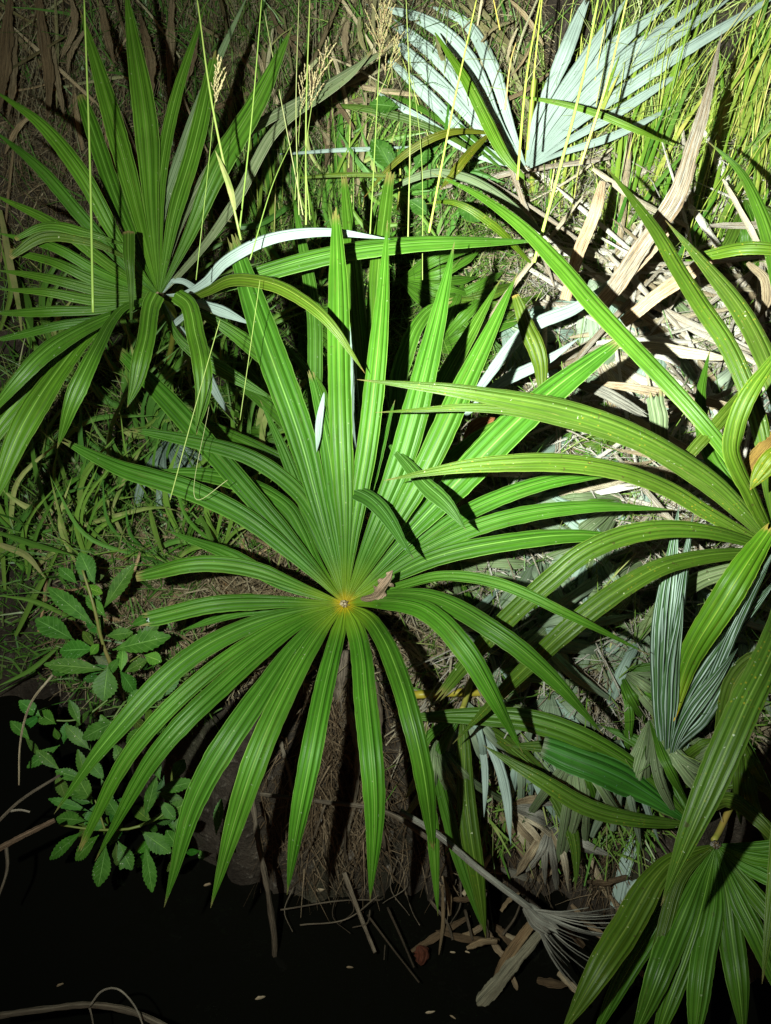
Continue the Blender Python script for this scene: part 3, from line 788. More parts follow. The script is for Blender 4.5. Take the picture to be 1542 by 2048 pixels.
sb('thin pale strip lying level over the bare earth patch', [(560,308),(680,300),(850,292)], 8, [2.35,2.35,2.35], M_WHITE, back=True)
sb('yellowish level blade below the bare earth patch', [(600,355),(720,348),(860,358)], 9, [2.2,2.2,2.2], M_OLD, color=(1.4,1.2,.8,1))
sb('yellow-edged curved leaf arching over the grass in the upper middle', [(985,265),(905,262),(820,300),(770,345),(728,395)], 14, [2.2,2.15,2.15,2.2,2.25], M_OLD, color=(1.8,1.1,.8,1))
sb('short yellow-brown blade below the pale palm leaf', [(975,270),(935,310),(880,380)], 18, [2.2,2.15,2.15], M_OLD, color=(1.8,1.1,.7,1))
sb('pale grey-green blade sweeping under the pale palm leaf', [(1090,470),(1010,400),(930,355),(880,345),(740,395)], 18, [2.2,2.15,2.15,2.15,2.2], M_GRAY)
sb('upright glaucous strip standing by the bank behind the low right palm leaf', [(1232,1815),(1250,1740),(1296,1610)], 26, [1.84,1.84,1.82], M_WHITE, back=True, w0=.9, blunt=.9, tail=.9)
sb('short wide glaucous strip lying by the foot of the upright one', [(1228,1815),(1270,1770),(1330,1715)], 34, [1.85,1.84,1.84], M_WHITE, back=True, w0=.5, blunt=.6)
sb('dusty broken strip standing in front of the litter at the right, frayed at its top', [(1325,900),(1318,850),(1312,790)], 34, [1.9,1.88,1.88], M_GRAY, w0=.9, blunt=1, tail=.9, ragged=1)
sb('speckled olive strip lying diagonally near the right edge', [(1370,920),(1430,850),(1500,775)], 26, [1.6,1.6,1.62], M_OLD, color=(1.0,.9,.7,1), w0=.8, blunt=.8)
sb('mould spotted yellow and white strip at the right edge', [(1490,960),(1520,910),(1560,870)], 40, [1.55,1.55,1.55], M_PALE, color=(.30,.20,.05,1), w0=.6, blunt=.8)

# dead bleached leaves
def db(label, pts, w_, dep, mat=M_STRAW, **kw):
    kw.setdefault('fold', .1)
    return solo_blade('dead_palm_leaf', label, 'dead leaf', pts, w_, dep, mat, **kw)
db('tall bleached dead leaf with brown stains, bent at its middle, brightest thing in the picture', [(1205,610),(1280,500),(1352,395),(1385,290),(1415,190),(1445,60)], 36, [2.15,2.05,2.0,1.98,2.0,2.05], M_PALE, w0=.9, tail=.35, peak=.3, jag=.05)
db('brown and white dead leaf leaning beside the tall bleached one', [(1130,600),(1160,500),(1190,420),(1205,362)], 24, [2.2,2.15,2.1,2.12], M_PALE, color=(1,.8,.6,1), w0=.9, blunt=.5, tail=.8)
db('wide dry tan leaf lying under the yellow-green blade, slanting up right', [(1245,645),(1330,580),(1440,500)], 28, [2.1,2.05,2.05], M_STRAW, w0=.8, blunt=.8, color=(1.15,1,.9,1))
db('frayed brown and white stump end in the middle of the bleached leaves', [(1200,605),(1260,540),(1330,460)], 30, [2.14,2.1,2.1], M_PALE, color=(.9,.75,.6,1), w0=.9, blunt=.8, ragged=1)
db('pale straw strip lying above the horizontal dry pile', [(1230,690),(1350,700),(1470,720)], 24, [2.05,2.05,2.05], M_STRAW)
db('longest tan strip of the horizontal dry pile at the right', [(1180,765),(1300,780),(1400,800),(1530,830)], 20, [2.0,1.98,1.98,1.98], M_PALE, color=(.85,.75,.62,1))
db('grey dry leaf lying below the horizontal pile, frayed at its right end', [(1150,765),(1220,790),(1290,830)], 22, [2.0,1.98,1.98], M_FIBRE, w0=.6, blunt=.7, ragged=1)
db('curled tan leaf near the right edge', [(1495,525),(1530,560),(1535,600),(1515,640)], 20, [2.0,1.98,1.98,2.0], M_STRAW)
db('slanting tan strip lower right of the pile', [(1260,830),(1340,880),(1430,925)], 18, [1.95,1.93,1.93], M_STRAW)
db('flat reddish tan dry stem lying right of the main leaf', [(880,1132),(1000,1128),(1110,1134)], 18, [2.0,2.0,2.0], M_STRAW, color=(1.1,.95,.85,1), w0=.8, blunt=.9, fan=None)
db('upright dry stem crossing the arching spotted strips', [(1115,1205),(1112,1120),(1115,1020)], 22, [2.05,2.02,2.02], M_STRAW, color=(.8,.7,.6,1), w0=.9, blunt=.9)
db('crumpled orange leaf behind the slanting strips at mid right', [(930,880),(960,850),(990,835)], 32, [2.0,1.98,1.98], M_BROWN, color=(2.0,1.1,.7,1), w0=.4)
# crumpled brown leaf caught on the main hub
db('small crumpled brown leaf lying on the centre of the main palm leaf', [(722,1197),(752,1190),(772,1165),(786,1140)], 24, [1.62,1.58,1.56,1.56], M_BROWN, color=(1.5,1.4,1.5,1), w0=.3, peak=.4, jag=.35, fold=.5, twist=.8, n=16)

# hanging dead leaves on the back wall, upper left
hang = [([(20,0),(8,120),(-5,240)],26),([(75,-20),(88,90),(98,170),(95,245)],22),([(140,-10),(150,40),(120,120)],14),
        ([(200,0),(215,70),(228,130)],16),([(30,60),(24,180),(15,240)],14),([(280,30),(300,120),(296,240)],18),([(345,-10),(340,90),(338,200)],16),
        ([(170,60),(140,110),(135,150)],10),([(105,90),(120,190),(130,245)],12),([(395,60),(385,120),(365,180)],12),([(700,20),(690,90),(705,140)],14),
        ([(640,240),(655,300),(650,340)],12),([(665,235),(700,330),(680,400)],12),([(560,60),(600,110),(640,200)],9),([(580,150),(650,130),(700,190)],9),
        ([(540,20),(560,60),(640,90)],10),([(655,240),(720,200),(790,215)],10)]
for i, (p_, w_) in enumerate(hang):
    dd = [min(gdepth(max(q[0], 0), max(q[1], 0)) for q in p_) - 0.06] * len(p_)
    db(uniq([f'dead brown strip hanging {where(*p_[1])}', f'{"broad" if w_>15 else "thin"} dead brown strip hanging {where(*p_[1])}', f'{"broad" if w_>15 else "thin"} dead brown strip hanging, {slant(p_[-1][0]-p_[0][0],p_[-1][1]-p_[0][1])}, {where(*p_[1])}', f'{"broad" if w_>15 else "thin"} brown hanging strip nearest the {"left edge" if p_[0][0]<40 else "top edge"}'],0,0), p_, w_, dd, M_BROWN, group='dead strips hanging on the back bank', color=(.75,.74,.66,1), tail=.5, jag=.09)

# ------------------------------------------------------------------ dry stems, roots and twigs
def tw(name, label, cat, pts, r0, r1, mat=M_TWIG, **kw):
    return solo_tube(name, label, cat, pts, r0, r1, mat, **kw)
tw('fallen_stalk','yellow leaf stalk lying level right of the main leaf','leaf stalk',[(828,1390,1.82),(930,1385,1.82),(1050,1390,1.84),(1195,1392,1.88)],.010,.009,M_PET,color=(1.4,1.0,.7,1),knots=.05)
tw('fallen_stalk','old thin stalk reaching behind the main leaf tips over the bank','leaf stalk',[(520,1588,1.78),(640,1603,1.8),(790,1632,1.8),(860,1680,1.8)],.0045,.006,M_TWIG)
tw('thick_root','thick root descending under the main palm','root',[(690,1300,1.85),(680,1400,1.86),(700,1520,1.9),(720,1640,1.92)],.014,.02,M_TWIG,knots=.3,color=(.45,.42,.4,1),sides=9,n=40)
tw('branch','bumpy thin branch rising from the water below the left middle strip','branch',[(540,1975,1.90),(550,1900,1.82),(538,1800,1.75),(518,1690,1.72),(505,1600,1.75)],.0075,.006,M_TWIG,knots=.22)
tw('twig','bottommost branch arching from the left edge','branch',[(-20,2034,1.5),(90,2018,1.5),(190,2010,1.5),(260,2022,1.5),(345,2060,1.5)],.006,.0065,M_TWIG,knots=.12)
tw('twig','thin tendril looping above the bottommost branch','twig',[(180,2012,1.49),(200,1985,1.48),(235,1978,1.47),(268,2010,1.47),(290,2060,1.47)],.0022,.0014,M_TWIG)
tw('twig','short spur hanging from the fork of the bottommost branch','twig',[(178,2012,1.5),(183,2030,1.5),(188,2060,1.5)],.002,.0014,M_TWIG)
tw('twig','reddish branch end at the left edge beside the water','branch',[(-20,1708,1.6),(30,1680,1.6),(110,1640,1.62)],.0065,.0055,M_TWIG,knots=.1,color=(1.1,.9,.8,1))
tw('twig','thin twig dropping from the reddish branch','twig',[(12,1690,1.6),(15,1730,1.6),(-5,1800,1.6)],.004,.002,M_TWIG)
tw('twig','grey twig slanting up over the black water at left','twig',[(-10,1650,1.62),(30,1610,1.62),(120,1550,1.66)],.0035,.003,M_TWIG)
tw('twig','small side spur on the grey twig','twig',[(22,1622,1.62),(40,1620,1.62),(60,1624,1.62)],.0025,.002,M_TWIG)
tw('twig','thin dry stalk curving at the left edge above the water','twig',[(38,1570,1.66),(40,1490,1.66),(60,1410,1.68),(105,1350,1.72)],.0016,.003,M_STRAW)
tw('fallen_stalk','pale dead stalk leading to the spray of grey fibres','leaf stalk',[(800,1622,1.68),(870,1665,1.67),(960,1740,1.65),(1062,1818,1.62)],.0085,.009,M_FIBRE,flat=.6)
k2=[([(688,1745),(720,1830),(750,1905)],.006),([(735,1830),(780,1890),(838,1965)],.0025),([(775,1815),(800,1870),(828,1935)],.003),([(740,1820),(735,1845),(705,1855)],.002),
    ([(770,1890),(768,1920)],.0015),([(650,1610),(625,1680),(605,1720)],.0025),([(680,1610),(690,1660),(692,1720),(720,1745)],.003),([(1005,1870),(1030,1835),(1040,1810)],.003),
    ([(560,1820),(700,1800),(760,1800)],.002),([(600,1850),(700,1835),(757,1790)],.002),([(975,1840),(975,1880)],.003),([(930,1820),(945,1880)],.004),([(860,1800),(900,1860),(905,1880)],.004)]
for i,(p_,r) in enumerate(k2):
    pp=[(q[0],q[1],gdepth(*q)-0.05) for q in p_]
    tw('rootlet',uniq([f'thin dead rootlet {slant(pp[-1][0]-pp[0][0],pp[-1][1]-pp[0][1])} {where(*pp[0][:2])}', f'{"longer" if math.dist(pp[0][:2],pp[-1][:2])>90 else "shorter"} dead rootlet {slant(pp[-1][0]-pp[0][0],pp[-1][1]-pp[0][1])} {where(*pp[0][:2])}', f'dead rootlet bent to the {"right" if pp[1][0]>pp[0][0] else "left"}, {slant(pp[-1][0]-pp[0][0],pp[-1][1]-pp[0][1])}, {where(*pp[0][:2])}', f'dead rootlet starting {"high on" if pp[0][1]<1640 else "halfway down" if pp[0][1]<1720 else "low on"} the bank {where(*pp[-1][:2])}'],0,0),'root',pp,r,r*.7,M_TWIG,group='rootlets hanging off the bank',n=12,knots=.1,color=(.6,.55,.5,1))
for i in range(24):
    x=random.uniform(560,1120); y=random.uniform(1560,1790)
    pp=[(x,y,gdepth(x,y)-.03),(x+random.uniform(-25,25),y+50,gdepth(x,y+40)-.05),(x+random.uniform(-40,40),y+random.uniform(70,130),gdepth(x,y+80)-.05)]
    tw('rootlet',uniq([f'thin dead rootlet {slant(pp[-1][0]-pp[0][0],pp[-1][1]-pp[0][1])} {where(*pp[0][:2])}', f'{"longer" if math.dist(pp[0][:2],pp[-1][:2])>90 else "shorter"} dead rootlet {slant(pp[-1][0]-pp[0][0],pp[-1][1]-pp[0][1])} {where(*pp[0][:2])}', f'dead rootlet bent to the {"right" if pp[1][0]>pp[0][0] else "left"}, {slant(pp[-1][0]-pp[0][0],pp[-1][1]-pp[0][1])}, {where(*pp[0][:2])}', f'dead rootlet starting {"high on" if pp[0][1]<1640 else "halfway down" if pp[0][1]<1720 else "low on"} the bank {where(*pp[-1][:2])}'],0,0),'root',pp,random.uniform(.001,.003),.0008,M_TWIG,group='rootlets hanging off the bank',n=10,knots=.1,color=(.6,.55,.5,1))

for i, (p_, r) in enumerate([([(655,1330),(640,1430),(612,1560)],.007),([(735,1300),(760,1430),(752,1560),(770,1700)],.008),([(700,1420),(716,1520),(700,1640),(660,1740)],.009),([(820,1420),(812,1540),(836,1680)],.006),
        ([(560,1480),(585,1580),(600,1700)],.005),([(900,1560),(890,1660),(905,1760)],.006)]):
    pp = [(q[0], q[1], gdepth(*q) - .035) for q in p_]
    tw('rough_root', uniq([f'rough woody root running {slant(pp[-1][0]-pp[0][0], pp[-1][1]-pp[0][1])} {where(*p_[1])}', f'rough woody root under the lower strips, ending {where(*p_[-1])}', f'{"thick" if r > .0075 else "thin"} rough woody root beginning {where(*p_[0])}'],0,0), 'root', pp, r, r*.6, M_TWIG, group='woody roots on the bank', knots=.3, n=30, sides=8, color=(.8,.78,.74,1))
# spray of grey fibres
B = P(1062,1818,1.62)
fr = thing('dead_palm_frond','grey fan leaf rotted down to a spray of fibres above the water','dead palm leaf',B)
rs = random.Random(5)
for i in range(30):
    a = math.radians(rs.uniform(-2, 62) ); L = rs.uniform(110, 215)
    ex, ey = 1062 + L*math.cos(a), 1818 + L*math.sin(a)
    mx, my = 1062 + L*.5*math.cos(a+.12), 1818 + L*.5*math.sin(a+.12)
    d1 = 1.62 + rs.uniform(-.03,.05)
    w3 = px3([(1062,1818,1.62),(mx,my,1.6),(ex,ey,d1)])
    link('fibre', tube_mesh('fibre', w3, .0022, .0008, B, sides=4, n=8), fr, M_FIBRE)
link('base', blade_mesh('base',[(1050,1812,1.62),(1075,1835,1.61),(1110,1860,1.6)],46,None,B,w0=.35,peak=.8,tail=.85,blunt=.8,ragged=1,n=14,fold=.3), fr, M_FIBRE)
# dead fan stub in the litter
B = P(1190,1385,1.86)
fr = thing('dead_palm_frond','rotting fan leaf stub with torn mossy segments at the end of the yellow stalk','dead palm leaf',B)
for a,L,w_ in [(-62,180,26),(-50,150,26),(-38,170,24),(-25,150,22),(-12,120,22),(2,150,24),(14,170,24),(26,190,26),(38,170,20),(-75,120,18)]:
    r=math.radians(a)
    link('leaflet', blade_mesh('leaflet',[(1190,1385,1.86),(1190+L*.5*math.cos(r),1385+L*.5*math.sin(r),1.84),(1190+L*math.cos(r),1385+L*math.sin(r),1.86)],w_,None,B,n=14,w0=.3,blunt=.7,tail=.9,ragged=1,fan=.3), fr, M_GRAY if a<0 else M_FIBRE, (1.0,.9,.55,1))
for i in range(24):
    a=math.radians(rs.uniform(30,140)); L=rs.uniform(30,90)
    w3=px3([(1180,1385,1.86),(1180+L*.6*math.cos(a),1385+L*.6*math.sin(a),1.83),(1180+L*math.cos(a),1385+L*math.sin(a),1.85)])
    link('fibre', tube_mesh('fibre', w3, .0012, .0005, B, sides=3, n=6), fr, M_FIBRE)

# ------------------------------------------------------------------ tall grass stalks
def seed_head(root, base3, top3, nb, L, B):
    V, Fc, T = [], [], []
    ax = (top3 - base3)
    for b in range(nb):
        t = b / nb; p = base3 + ax * t
        ang = random.uniform(0, 6.28)
        side = (RT * math.cos(ang) + FW * math.sin(ang)).normalized()
        d = (ax.normalized() * 1.0 + side * random.uniform(.25, .7)).normalized()
        ln = L * (1 - .6 * t) * random.uniform(.7, 1.1)
        ns = max(4, int(ln / .005))
        for s in range(ns):
            q = p + d * ln * (s + 1) / ns + Vector([random.uniform(-.0015, .0015) for _ in range(3)])
            e = d * .0045; f = d.cross(FW).normalized() * .0013; g_ = d.cross(f).normalized() * .0013
            i0 = len(V)
            for v in (q - e, q + f, q + g_, q - f, q - g_, q + e): V.append(v - B)
            Fc += [(i0, i0+1, i0+2), (i0, i0+2, i0+3), (i0, i0+3, i0+4), (i0, i0+4, i0+1), (i0+5, i0+2, i0+1), (i0+5, i0+3, i0+2), (i0+5, i0+4, i0+3), (i0+5, i0+1, i0+4)]
            T += [random.random() * .3] * 6
        i0 = len(V); f = d.cross(FW).normalized() * .0005
        for v in (p - f, p + f, p + d * ln + f, p + d * ln - f): V.append(v - B); T.append(0)
        Fc.append((i0, i0+1, i0+2, i0+3))
    link('seed_head', mesh('seed_head', V, Fc, attrs={'tint': T}), root, M_SEED)
def stalk(label, pts, r, depths, head=None, leaves=(), color=None, group=None):
    pts3 = [(p[0], p[1], lerp_list(depths, i / (len(pts) - 1))) for i, p in enumerate(pts)]
    w3 = px3(pts3); B = w3[0].copy()
    root = thing('grass_stalk', label, 'grass', B, group)
    r *= .74
    link('stem', tube_mesh('stem', w3, r, r * .6, B, sides=5, n=20), root, M_STALK, color)
    for (lp, lw) in leaves:
        link('leaf', blade_mesh('leaf', [(q[0], q[1], lerp_list(depths, .5) - .01) for q in lp], lw, None, B, n=20, w0=.4, peak=.3, tail=.4, cols=2), root, M_GRASS, color)
    if head:
        hb, ht, nb, L = head
        dd = depths[-1]
        seed_head(root, P(hb[0], hb[1], dd), P(ht[0], ht[1], dd), nb, L, B)
S = stalk
S('long straight bright stalk crossing the upper left palm leaf', [(186,625),(180,330),(168,-10)], .0038, [1.5,1.5,1.5])
S('leaning stalk right of the upper left palm, with a leaf sheath on it', [(482,480),(440,290),(393,-10)], .0034, [1.6,1.55,1.55], leaves=[([(470,420),(455,360),(430,300)],12)])
S('thin stalk with a small beige seed head left of the leaning stalk', [(392,560),(415,350),(430,200)], .0014, [1.58,1.55,1.54], head=((430,205),(436,130),12,.05))
S('thin upright stalk just right of the leaning one', [(478,470),(505,220),(524,-10)], .0026, [1.6,1.6,1.6])
S('leftmost of the bundle of stalks in the upper middle', [(598,430),(592,230),(598,-10)], .0020, [1.9,1.9,1.9])
S('thickest stalk of the bundle in the upper middle', [(612,450),(612,240),(620,-10)], .0034, [1.9,1.9,1.9])
S('stalk with a full seed head in the upper middle bundle', [(620,440),(612,300),(625,200)], .0018, [1.88,1.88,1.88], head=((618,215),(655,100),18,.08))
S('stalk with a brown drooping seed head behind the bundle', [(590,400),(597,280),(602,210)], .0016, [1.92,1.92,1.92], head=((600,225),(610,140),12,.06))
S('slanting thin stalk crossing left of the bundle', [(606,430),(560,190),(528,20)], .0020, [1.9,1.9,1.9])
S('curved stalk rising right from beside the white arching strip', [(500,520),(545,370),(585,280)], .0018, [1.62,1.65,1.7])
S('stalk topped by the largest seed head at the top centre', [(740,470),(750,290),(760,100)], .0026, [1.9,1.9,1.9], head=((758,120),(768,5),24,.10))
S('stalk with a short side seed head right of the top centre', [(752,200),(775,150),(790,90)], .0012, [1.9,1.9,1.9], head=((770,150),(800,70),10,.05))
S('plain straight stalk right of the top centre seed head', [(816,480),(820,220),(812,-10)], .0026, [1.95,1.95,1.95])
S('pale thin stalk curving left of the bright blade', [(845,560),(842,300),(818,100)], .0015, [2.0,2.0,2.0])
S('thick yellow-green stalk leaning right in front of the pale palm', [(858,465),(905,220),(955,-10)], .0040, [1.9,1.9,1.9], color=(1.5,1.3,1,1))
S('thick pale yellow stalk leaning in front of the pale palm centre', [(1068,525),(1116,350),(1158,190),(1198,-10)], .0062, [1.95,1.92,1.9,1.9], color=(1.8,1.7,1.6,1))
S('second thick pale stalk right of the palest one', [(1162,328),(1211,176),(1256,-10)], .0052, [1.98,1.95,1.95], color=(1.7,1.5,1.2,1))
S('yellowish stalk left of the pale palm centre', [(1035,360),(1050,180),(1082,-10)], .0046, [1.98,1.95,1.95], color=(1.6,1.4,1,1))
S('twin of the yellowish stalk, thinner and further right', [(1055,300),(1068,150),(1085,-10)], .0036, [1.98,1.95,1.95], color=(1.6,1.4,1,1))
S('short dry stalk with a curled tip left of the pale palm centre', [(1010,220),(1020,130),(1032,85)], .0030, [1.98,1.95,1.95], color=(1.5,.9,1,1))
S('very thin upright stalk over the left edge of the pale palm', [(1000,60),(985,-10)], .0026, [1.98,1.95], color=(1.5,.9,.5,1))
S('thin stalk with a seed spray dropping in front of the main left strips', [(480,840),(500,700),(520,560)], .0012, [1.58,1.58,1.58])
S('thin stalk between the drooping upper left strips', [(340,1000),(400,780),(440,640)], .0016, [1.52,1.5,1.5])
S('thin stalk running up beside the longest drooping tip', [(455,960),(395,1000),(420,800)], .0010, [1.6,1.6,1.6])
# right-hand thicket of grass
for i in range(52):
    bx = random.uniform(1070, 1560); by = random.uniform(230, 540) if bx < 1300 else random.uniform(200, 620)
    bl = []
    for j in range(random.randint(2, 5)):
        x = bx + random.uniform(-22, 22); y = by + random.uniform(-14, 14)
        lean = random.gauss(.28, .20); L = random.uniform(150, 440)
        g0 = gdepth(min(x, 1530), y) - .03
        pts = [(x, y, g0), (x + lean * L * .42, y - L * .5, g0 - .10), (x + lean * L, y - L, g0 - .14)]
        col = random.choice([(1.2,1.15,.7,1),(1.5,1.3,.9,1),(.6,.8,.6,1),(1.6,1.2,1.2,1)])
        bl.append((pts, random.uniform(6, 10) if j % 3 == 0 else -random.uniform(.0010, .0026), col))
    tuft('grass_tuft', 'yellow-green thin grass tuft', 'grass', 'grass tufts of the upper right thicket', bx, by, bl, M_GRASS)

for i in range(20):
    bx = random.uniform(420, 1010); by = random.uniform(330, 560)
    bl = []
    for j in range(random.randint(2, 4)):
        x = bx + random.uniform(-25, 25); y = by + random.uniform(-14, 14)
        lean = random.gauss(.05, .28); L = random.uniform(160, 480)
        g0 = gdepth(x, y) - .04
        pts = [(x, y, g0), (x + lean * L * .4, y - L * .5, g0 - .10), (x + lean * L, y - L, g0 - .12)]
        bl.append((pts, random.uniform(5, 9) if j % 2 == 0 else -random.uniform(.0010, .0020), random.choice([(.9,1,.9,1),(1.2,1.1,.9,1),(.6,.8,.6,1)])))
    tuft('grass_tuft', 'wispy thin grass tuft', 'grass', 'wispy grass tufts of the upper middle', bx, by, bl, M_GRASS)

# wide-bladed grass at the left
gl = [([(-10,1085),(50,1110),(92,1158)],13),([(0,1066),(80,1092),(152,1112)],12),([(30,1272),(80,1170),(130,1075)],11),([(120,1020),(200,1035),(260,1010)],9),
      ([(120,1065),(220,1035),(350,1020),(370,1030)],10),([(0,420),(15,500),(35,600),(45,680)],13),([(25,540),(55,620),(62,700)],20),([(0,780),(40,740),(90,700)],10),
      ([(55,1160),(75,1060),(120,980)],8),([(85,1140),(140,1060),(190,1010)],8),([(110,890),(130,960),(145,1010)],8),([(60,860),(75,960),(110,1060)],9),
      ([(145,1110),(125,1050),(100,950)],6),([(300,1020),(315,1080),(330,1115)],10),([(400,1030),(418,1070),(432,1112)],10),([(215,1000),(240,1060),(255,1085)],8),
      ([(0,660),(20,590),(0,480)],9),([(160,760),(150,680),(120,610)],7),([(280,900),(230,1000),(200,1090)],7),([(350,905),(330,820),(300,760)],9),([(430,960),(440,880),(420,800)],8),
      ([(250,890),(330,830),(420,835)],8),([(0,1000),(30,920),(45,800)],9),([(10,1180),(0,1080),(-20,1000)],9),([(150,1240),(60,1200),(-10,1190)],9),([(120,1290),(60,1340),(-10,1375)],9)]
for p_, w_ in gl:
    m_ = min(gdepth(max(q[0], 0), q[1]) for q in p_)
    pp = [(q[0], q[1], m_ - .06 - .06 * j) for j, q in enumerate(p_)]
    tuft('grass_plant', 'single wide grass blade', 'grass', 'wide grass blades left of the shrub', p_[0][0], p_[0][1], [(pp, w_, (1,1,1,1))], M_GRASS)
for i in range(56):
    bx = random.choice([random.uniform(-20, 330), random.uniform(200, 560), random.uniform(440, 900)]); by = random.uniform(650, 1140) if bx < 560 else random.uniform(330, 620)
    bl = []
    for j in range(random.randint(3, 6)):
        x = bx + random.uniform(-18, 18); y = by + random.uniform(-10, 10)
        a = random.gauss(-1.57, .8); L = random.uniform(80, 270)
        g0 = gdepth(max(x, 0), y) - .03
        bl.append(([(x, y, g0), (x + .5*L*math.cos(a), y + .5*L*math.sin(a), g0 - .07), (x + L*math.cos(a+.35), y + L*math.sin(a+.35), g0 - .1)], random.uniform(5, 13), (1.05,1.15,1.0,1)))
    tuft('grass_tuft', 'green narrow grass tuft', 'grass', 'narrow grass tufts on the left bank', bx, by, bl, M_GRASS if i % 3 else M_GRASSD)

# ------------------------------------------------------------------ litter: individually placed dead and faded strips
def scatter_strips(n, region, name, label, cat, group, mats, wr, lr, ang, lift=.03, colors=None, **kw):
    for i in range(n):
        x0, y0, x1, y1 = region[i % len(region)]
        x, y = random.uniform(x0, x1), random.uniform(y0, y1)
        a = math.radians(random.gauss(*ang)) + (math.pi if random.random() < .5 else 0); L = random.uniform(*lr)
        q = [(x - .5*L*math.cos(a), y - .5*L*math.sin(a)), (x + random.uniform(-6,6), y + random.uniform(-8,8)), (x + .5*L*math.cos(a), y + .5*L*math.sin(a))]
        ds = [gdepth(min(max(p[0],0),1540), max(p[1],0)) for p in q]
        if max(ds) - min(ds) > .5 or max(ds) > 4: continue
        li = random.uniform(.01, lift)
        pts = [(q[j][0], q[j][1], ds[j] - li - (.012 if j == 1 else 0)) for j in range(3)]
        col = random.choice(colors) if colors else None
        wd = random.uniform(*wr); sl = slant(q[2][0]-q[0][0], q[2][1]-q[0][1]); w_ = where(x, y)
        sz = 'long' if L > (lr[0]+lr[1])/2 else 'short'; th = 'wide' if wd > (wr[0]+wr[1])/2 else 'narrow'
        lab = uniq([f'{label}, {sl}, {w_}', f'{sz} {label}, {sl}, {w_}', f'{sz} {th} {label}, {sl}, {w_}', f'{th} {label} lying {sl}, some way {w_}' if L > 200 else f'small {th} {label}, {sl}, {w_}'], x, y)
        solo_blade(name, lab, cat, pts, wd, None, random.choice(mats), group=group, color=col, n=12, cols=4,
                   w0=random.uniform(.4, .9), blunt=random.uniform(0, .8), tail=random.uniform(.5, .85), roll=random.uniform(-.5, .5), back=random.random() < .5, twist=random.uniform(-.6,.6), jag=.06, **kw)
scatter_strips(240, [(1080,640,1542,900),(1050,330,1542,640),(1000,900,1542,1040),(1150,480,1542,700),(1180,680,1500,860)], 'straw_strip', 'straw-coloured dead strip', 'dead leaf',
               'dry leaf strips in the bright litter', [M_STRAW, M_PALE, M_PALE], (5, 14), (110, 380), (15, 50), .20)
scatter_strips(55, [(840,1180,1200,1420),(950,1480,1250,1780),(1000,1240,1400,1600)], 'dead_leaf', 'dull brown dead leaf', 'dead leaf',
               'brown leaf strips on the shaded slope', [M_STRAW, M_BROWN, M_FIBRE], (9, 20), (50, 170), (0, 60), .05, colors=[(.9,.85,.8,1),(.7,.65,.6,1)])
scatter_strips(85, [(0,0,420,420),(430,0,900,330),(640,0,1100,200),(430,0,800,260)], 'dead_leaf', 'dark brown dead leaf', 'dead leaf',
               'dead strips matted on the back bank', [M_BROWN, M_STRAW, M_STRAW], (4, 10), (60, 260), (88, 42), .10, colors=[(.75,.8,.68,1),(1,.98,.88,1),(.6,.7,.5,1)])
scatter_strips(45, [(60,930,560,1300),(250,1040,560,1230),(280,980,640,1120)], 'dead_leaf', 'slender tan dead leaf', 'dead leaf',
               'tan leaf strips on the left bank', [M_STRAW], (5, 11), (60, 190), (20, 60), .08, colors=[(.95,.88,.78,1),(1.0,.8,.6,1)])
scatter_strips(22, [(1000,1840,1300,2040),(880,1780,1100,1900)], 'dead_leaf', 'dim brown dead leaf', 'dead leaf',
               'brown scraps at the water edge', [M_BROWN,M_STRAW], (6, 16), (50, 150), (40, 60), .06, colors=[(.7,.62,.55,1)])
# old fans lying on one another under the living leaves
def old_fan(hx, hy, a0, a1, n, Lm, wm, mats, noun, off=.05, color=None, back=None):
    off = off + random.uniform(0, .09); d0 = gdepth(hx, hy) - off; B = P(hx, hy, d0)
    am = (a0 + a1) / 2
    root = thing('old_palm_frond', uniq([f'{noun} {where(hx, hy)}', f'{noun} opening {slant(math.cos(math.radians(am)), math.sin(math.radians(am)))} {where(hx, hy)}', f'{noun} of {n} strips {where(hx, hy)}'], hx, hy), 'dead palm leaf', B, 'old fan leaves matted on the ground')
    bk = random.random() < .55 if back is None else back
    for j in range(n):
        a = math.radians(a0 + (a1 - a0) * (j + .5) / n + random.uniform(-4, 4)); L = Lm * random.uniform(.6, 1.15)
        q = [(hx, hy)] + [(hx + f * L * math.cos(a + bd), hy + f * L * math.sin(a + bd)) for f, bd in ((.5, 0), (1.0, random.uniform(-.18, .18)))]
        ds = [min(gdepth(min(max(p[0],0),1540), min(max(p[1],0), 2040)), d0 + .35) for p in q]
        pts = [(q[0][0], q[0][1], d0), (q[1][0], q[1][1], ds[1] - off - .05), (q[2][0], q[2][1], ds[2] - off * .7)]
        v = random.uniform(.8, 1.25)
        link('leaflet', blade_mesh('leaflet', pts, wm * random.uniform(.75, 1.15), None, B, n=16, cols=6, w0=.3, fan=.3, blunt=random.choice([0, 0, .7]), tail=random.uniform(.5, .8), back=bk, roll=random.uniform(-.3, .3), jag=.05),
             root, random.choice(mats), color or (v, v, v, 1))
GR = [M_GRAY, M_GRAY, M_GRAY, M_LEAF2]
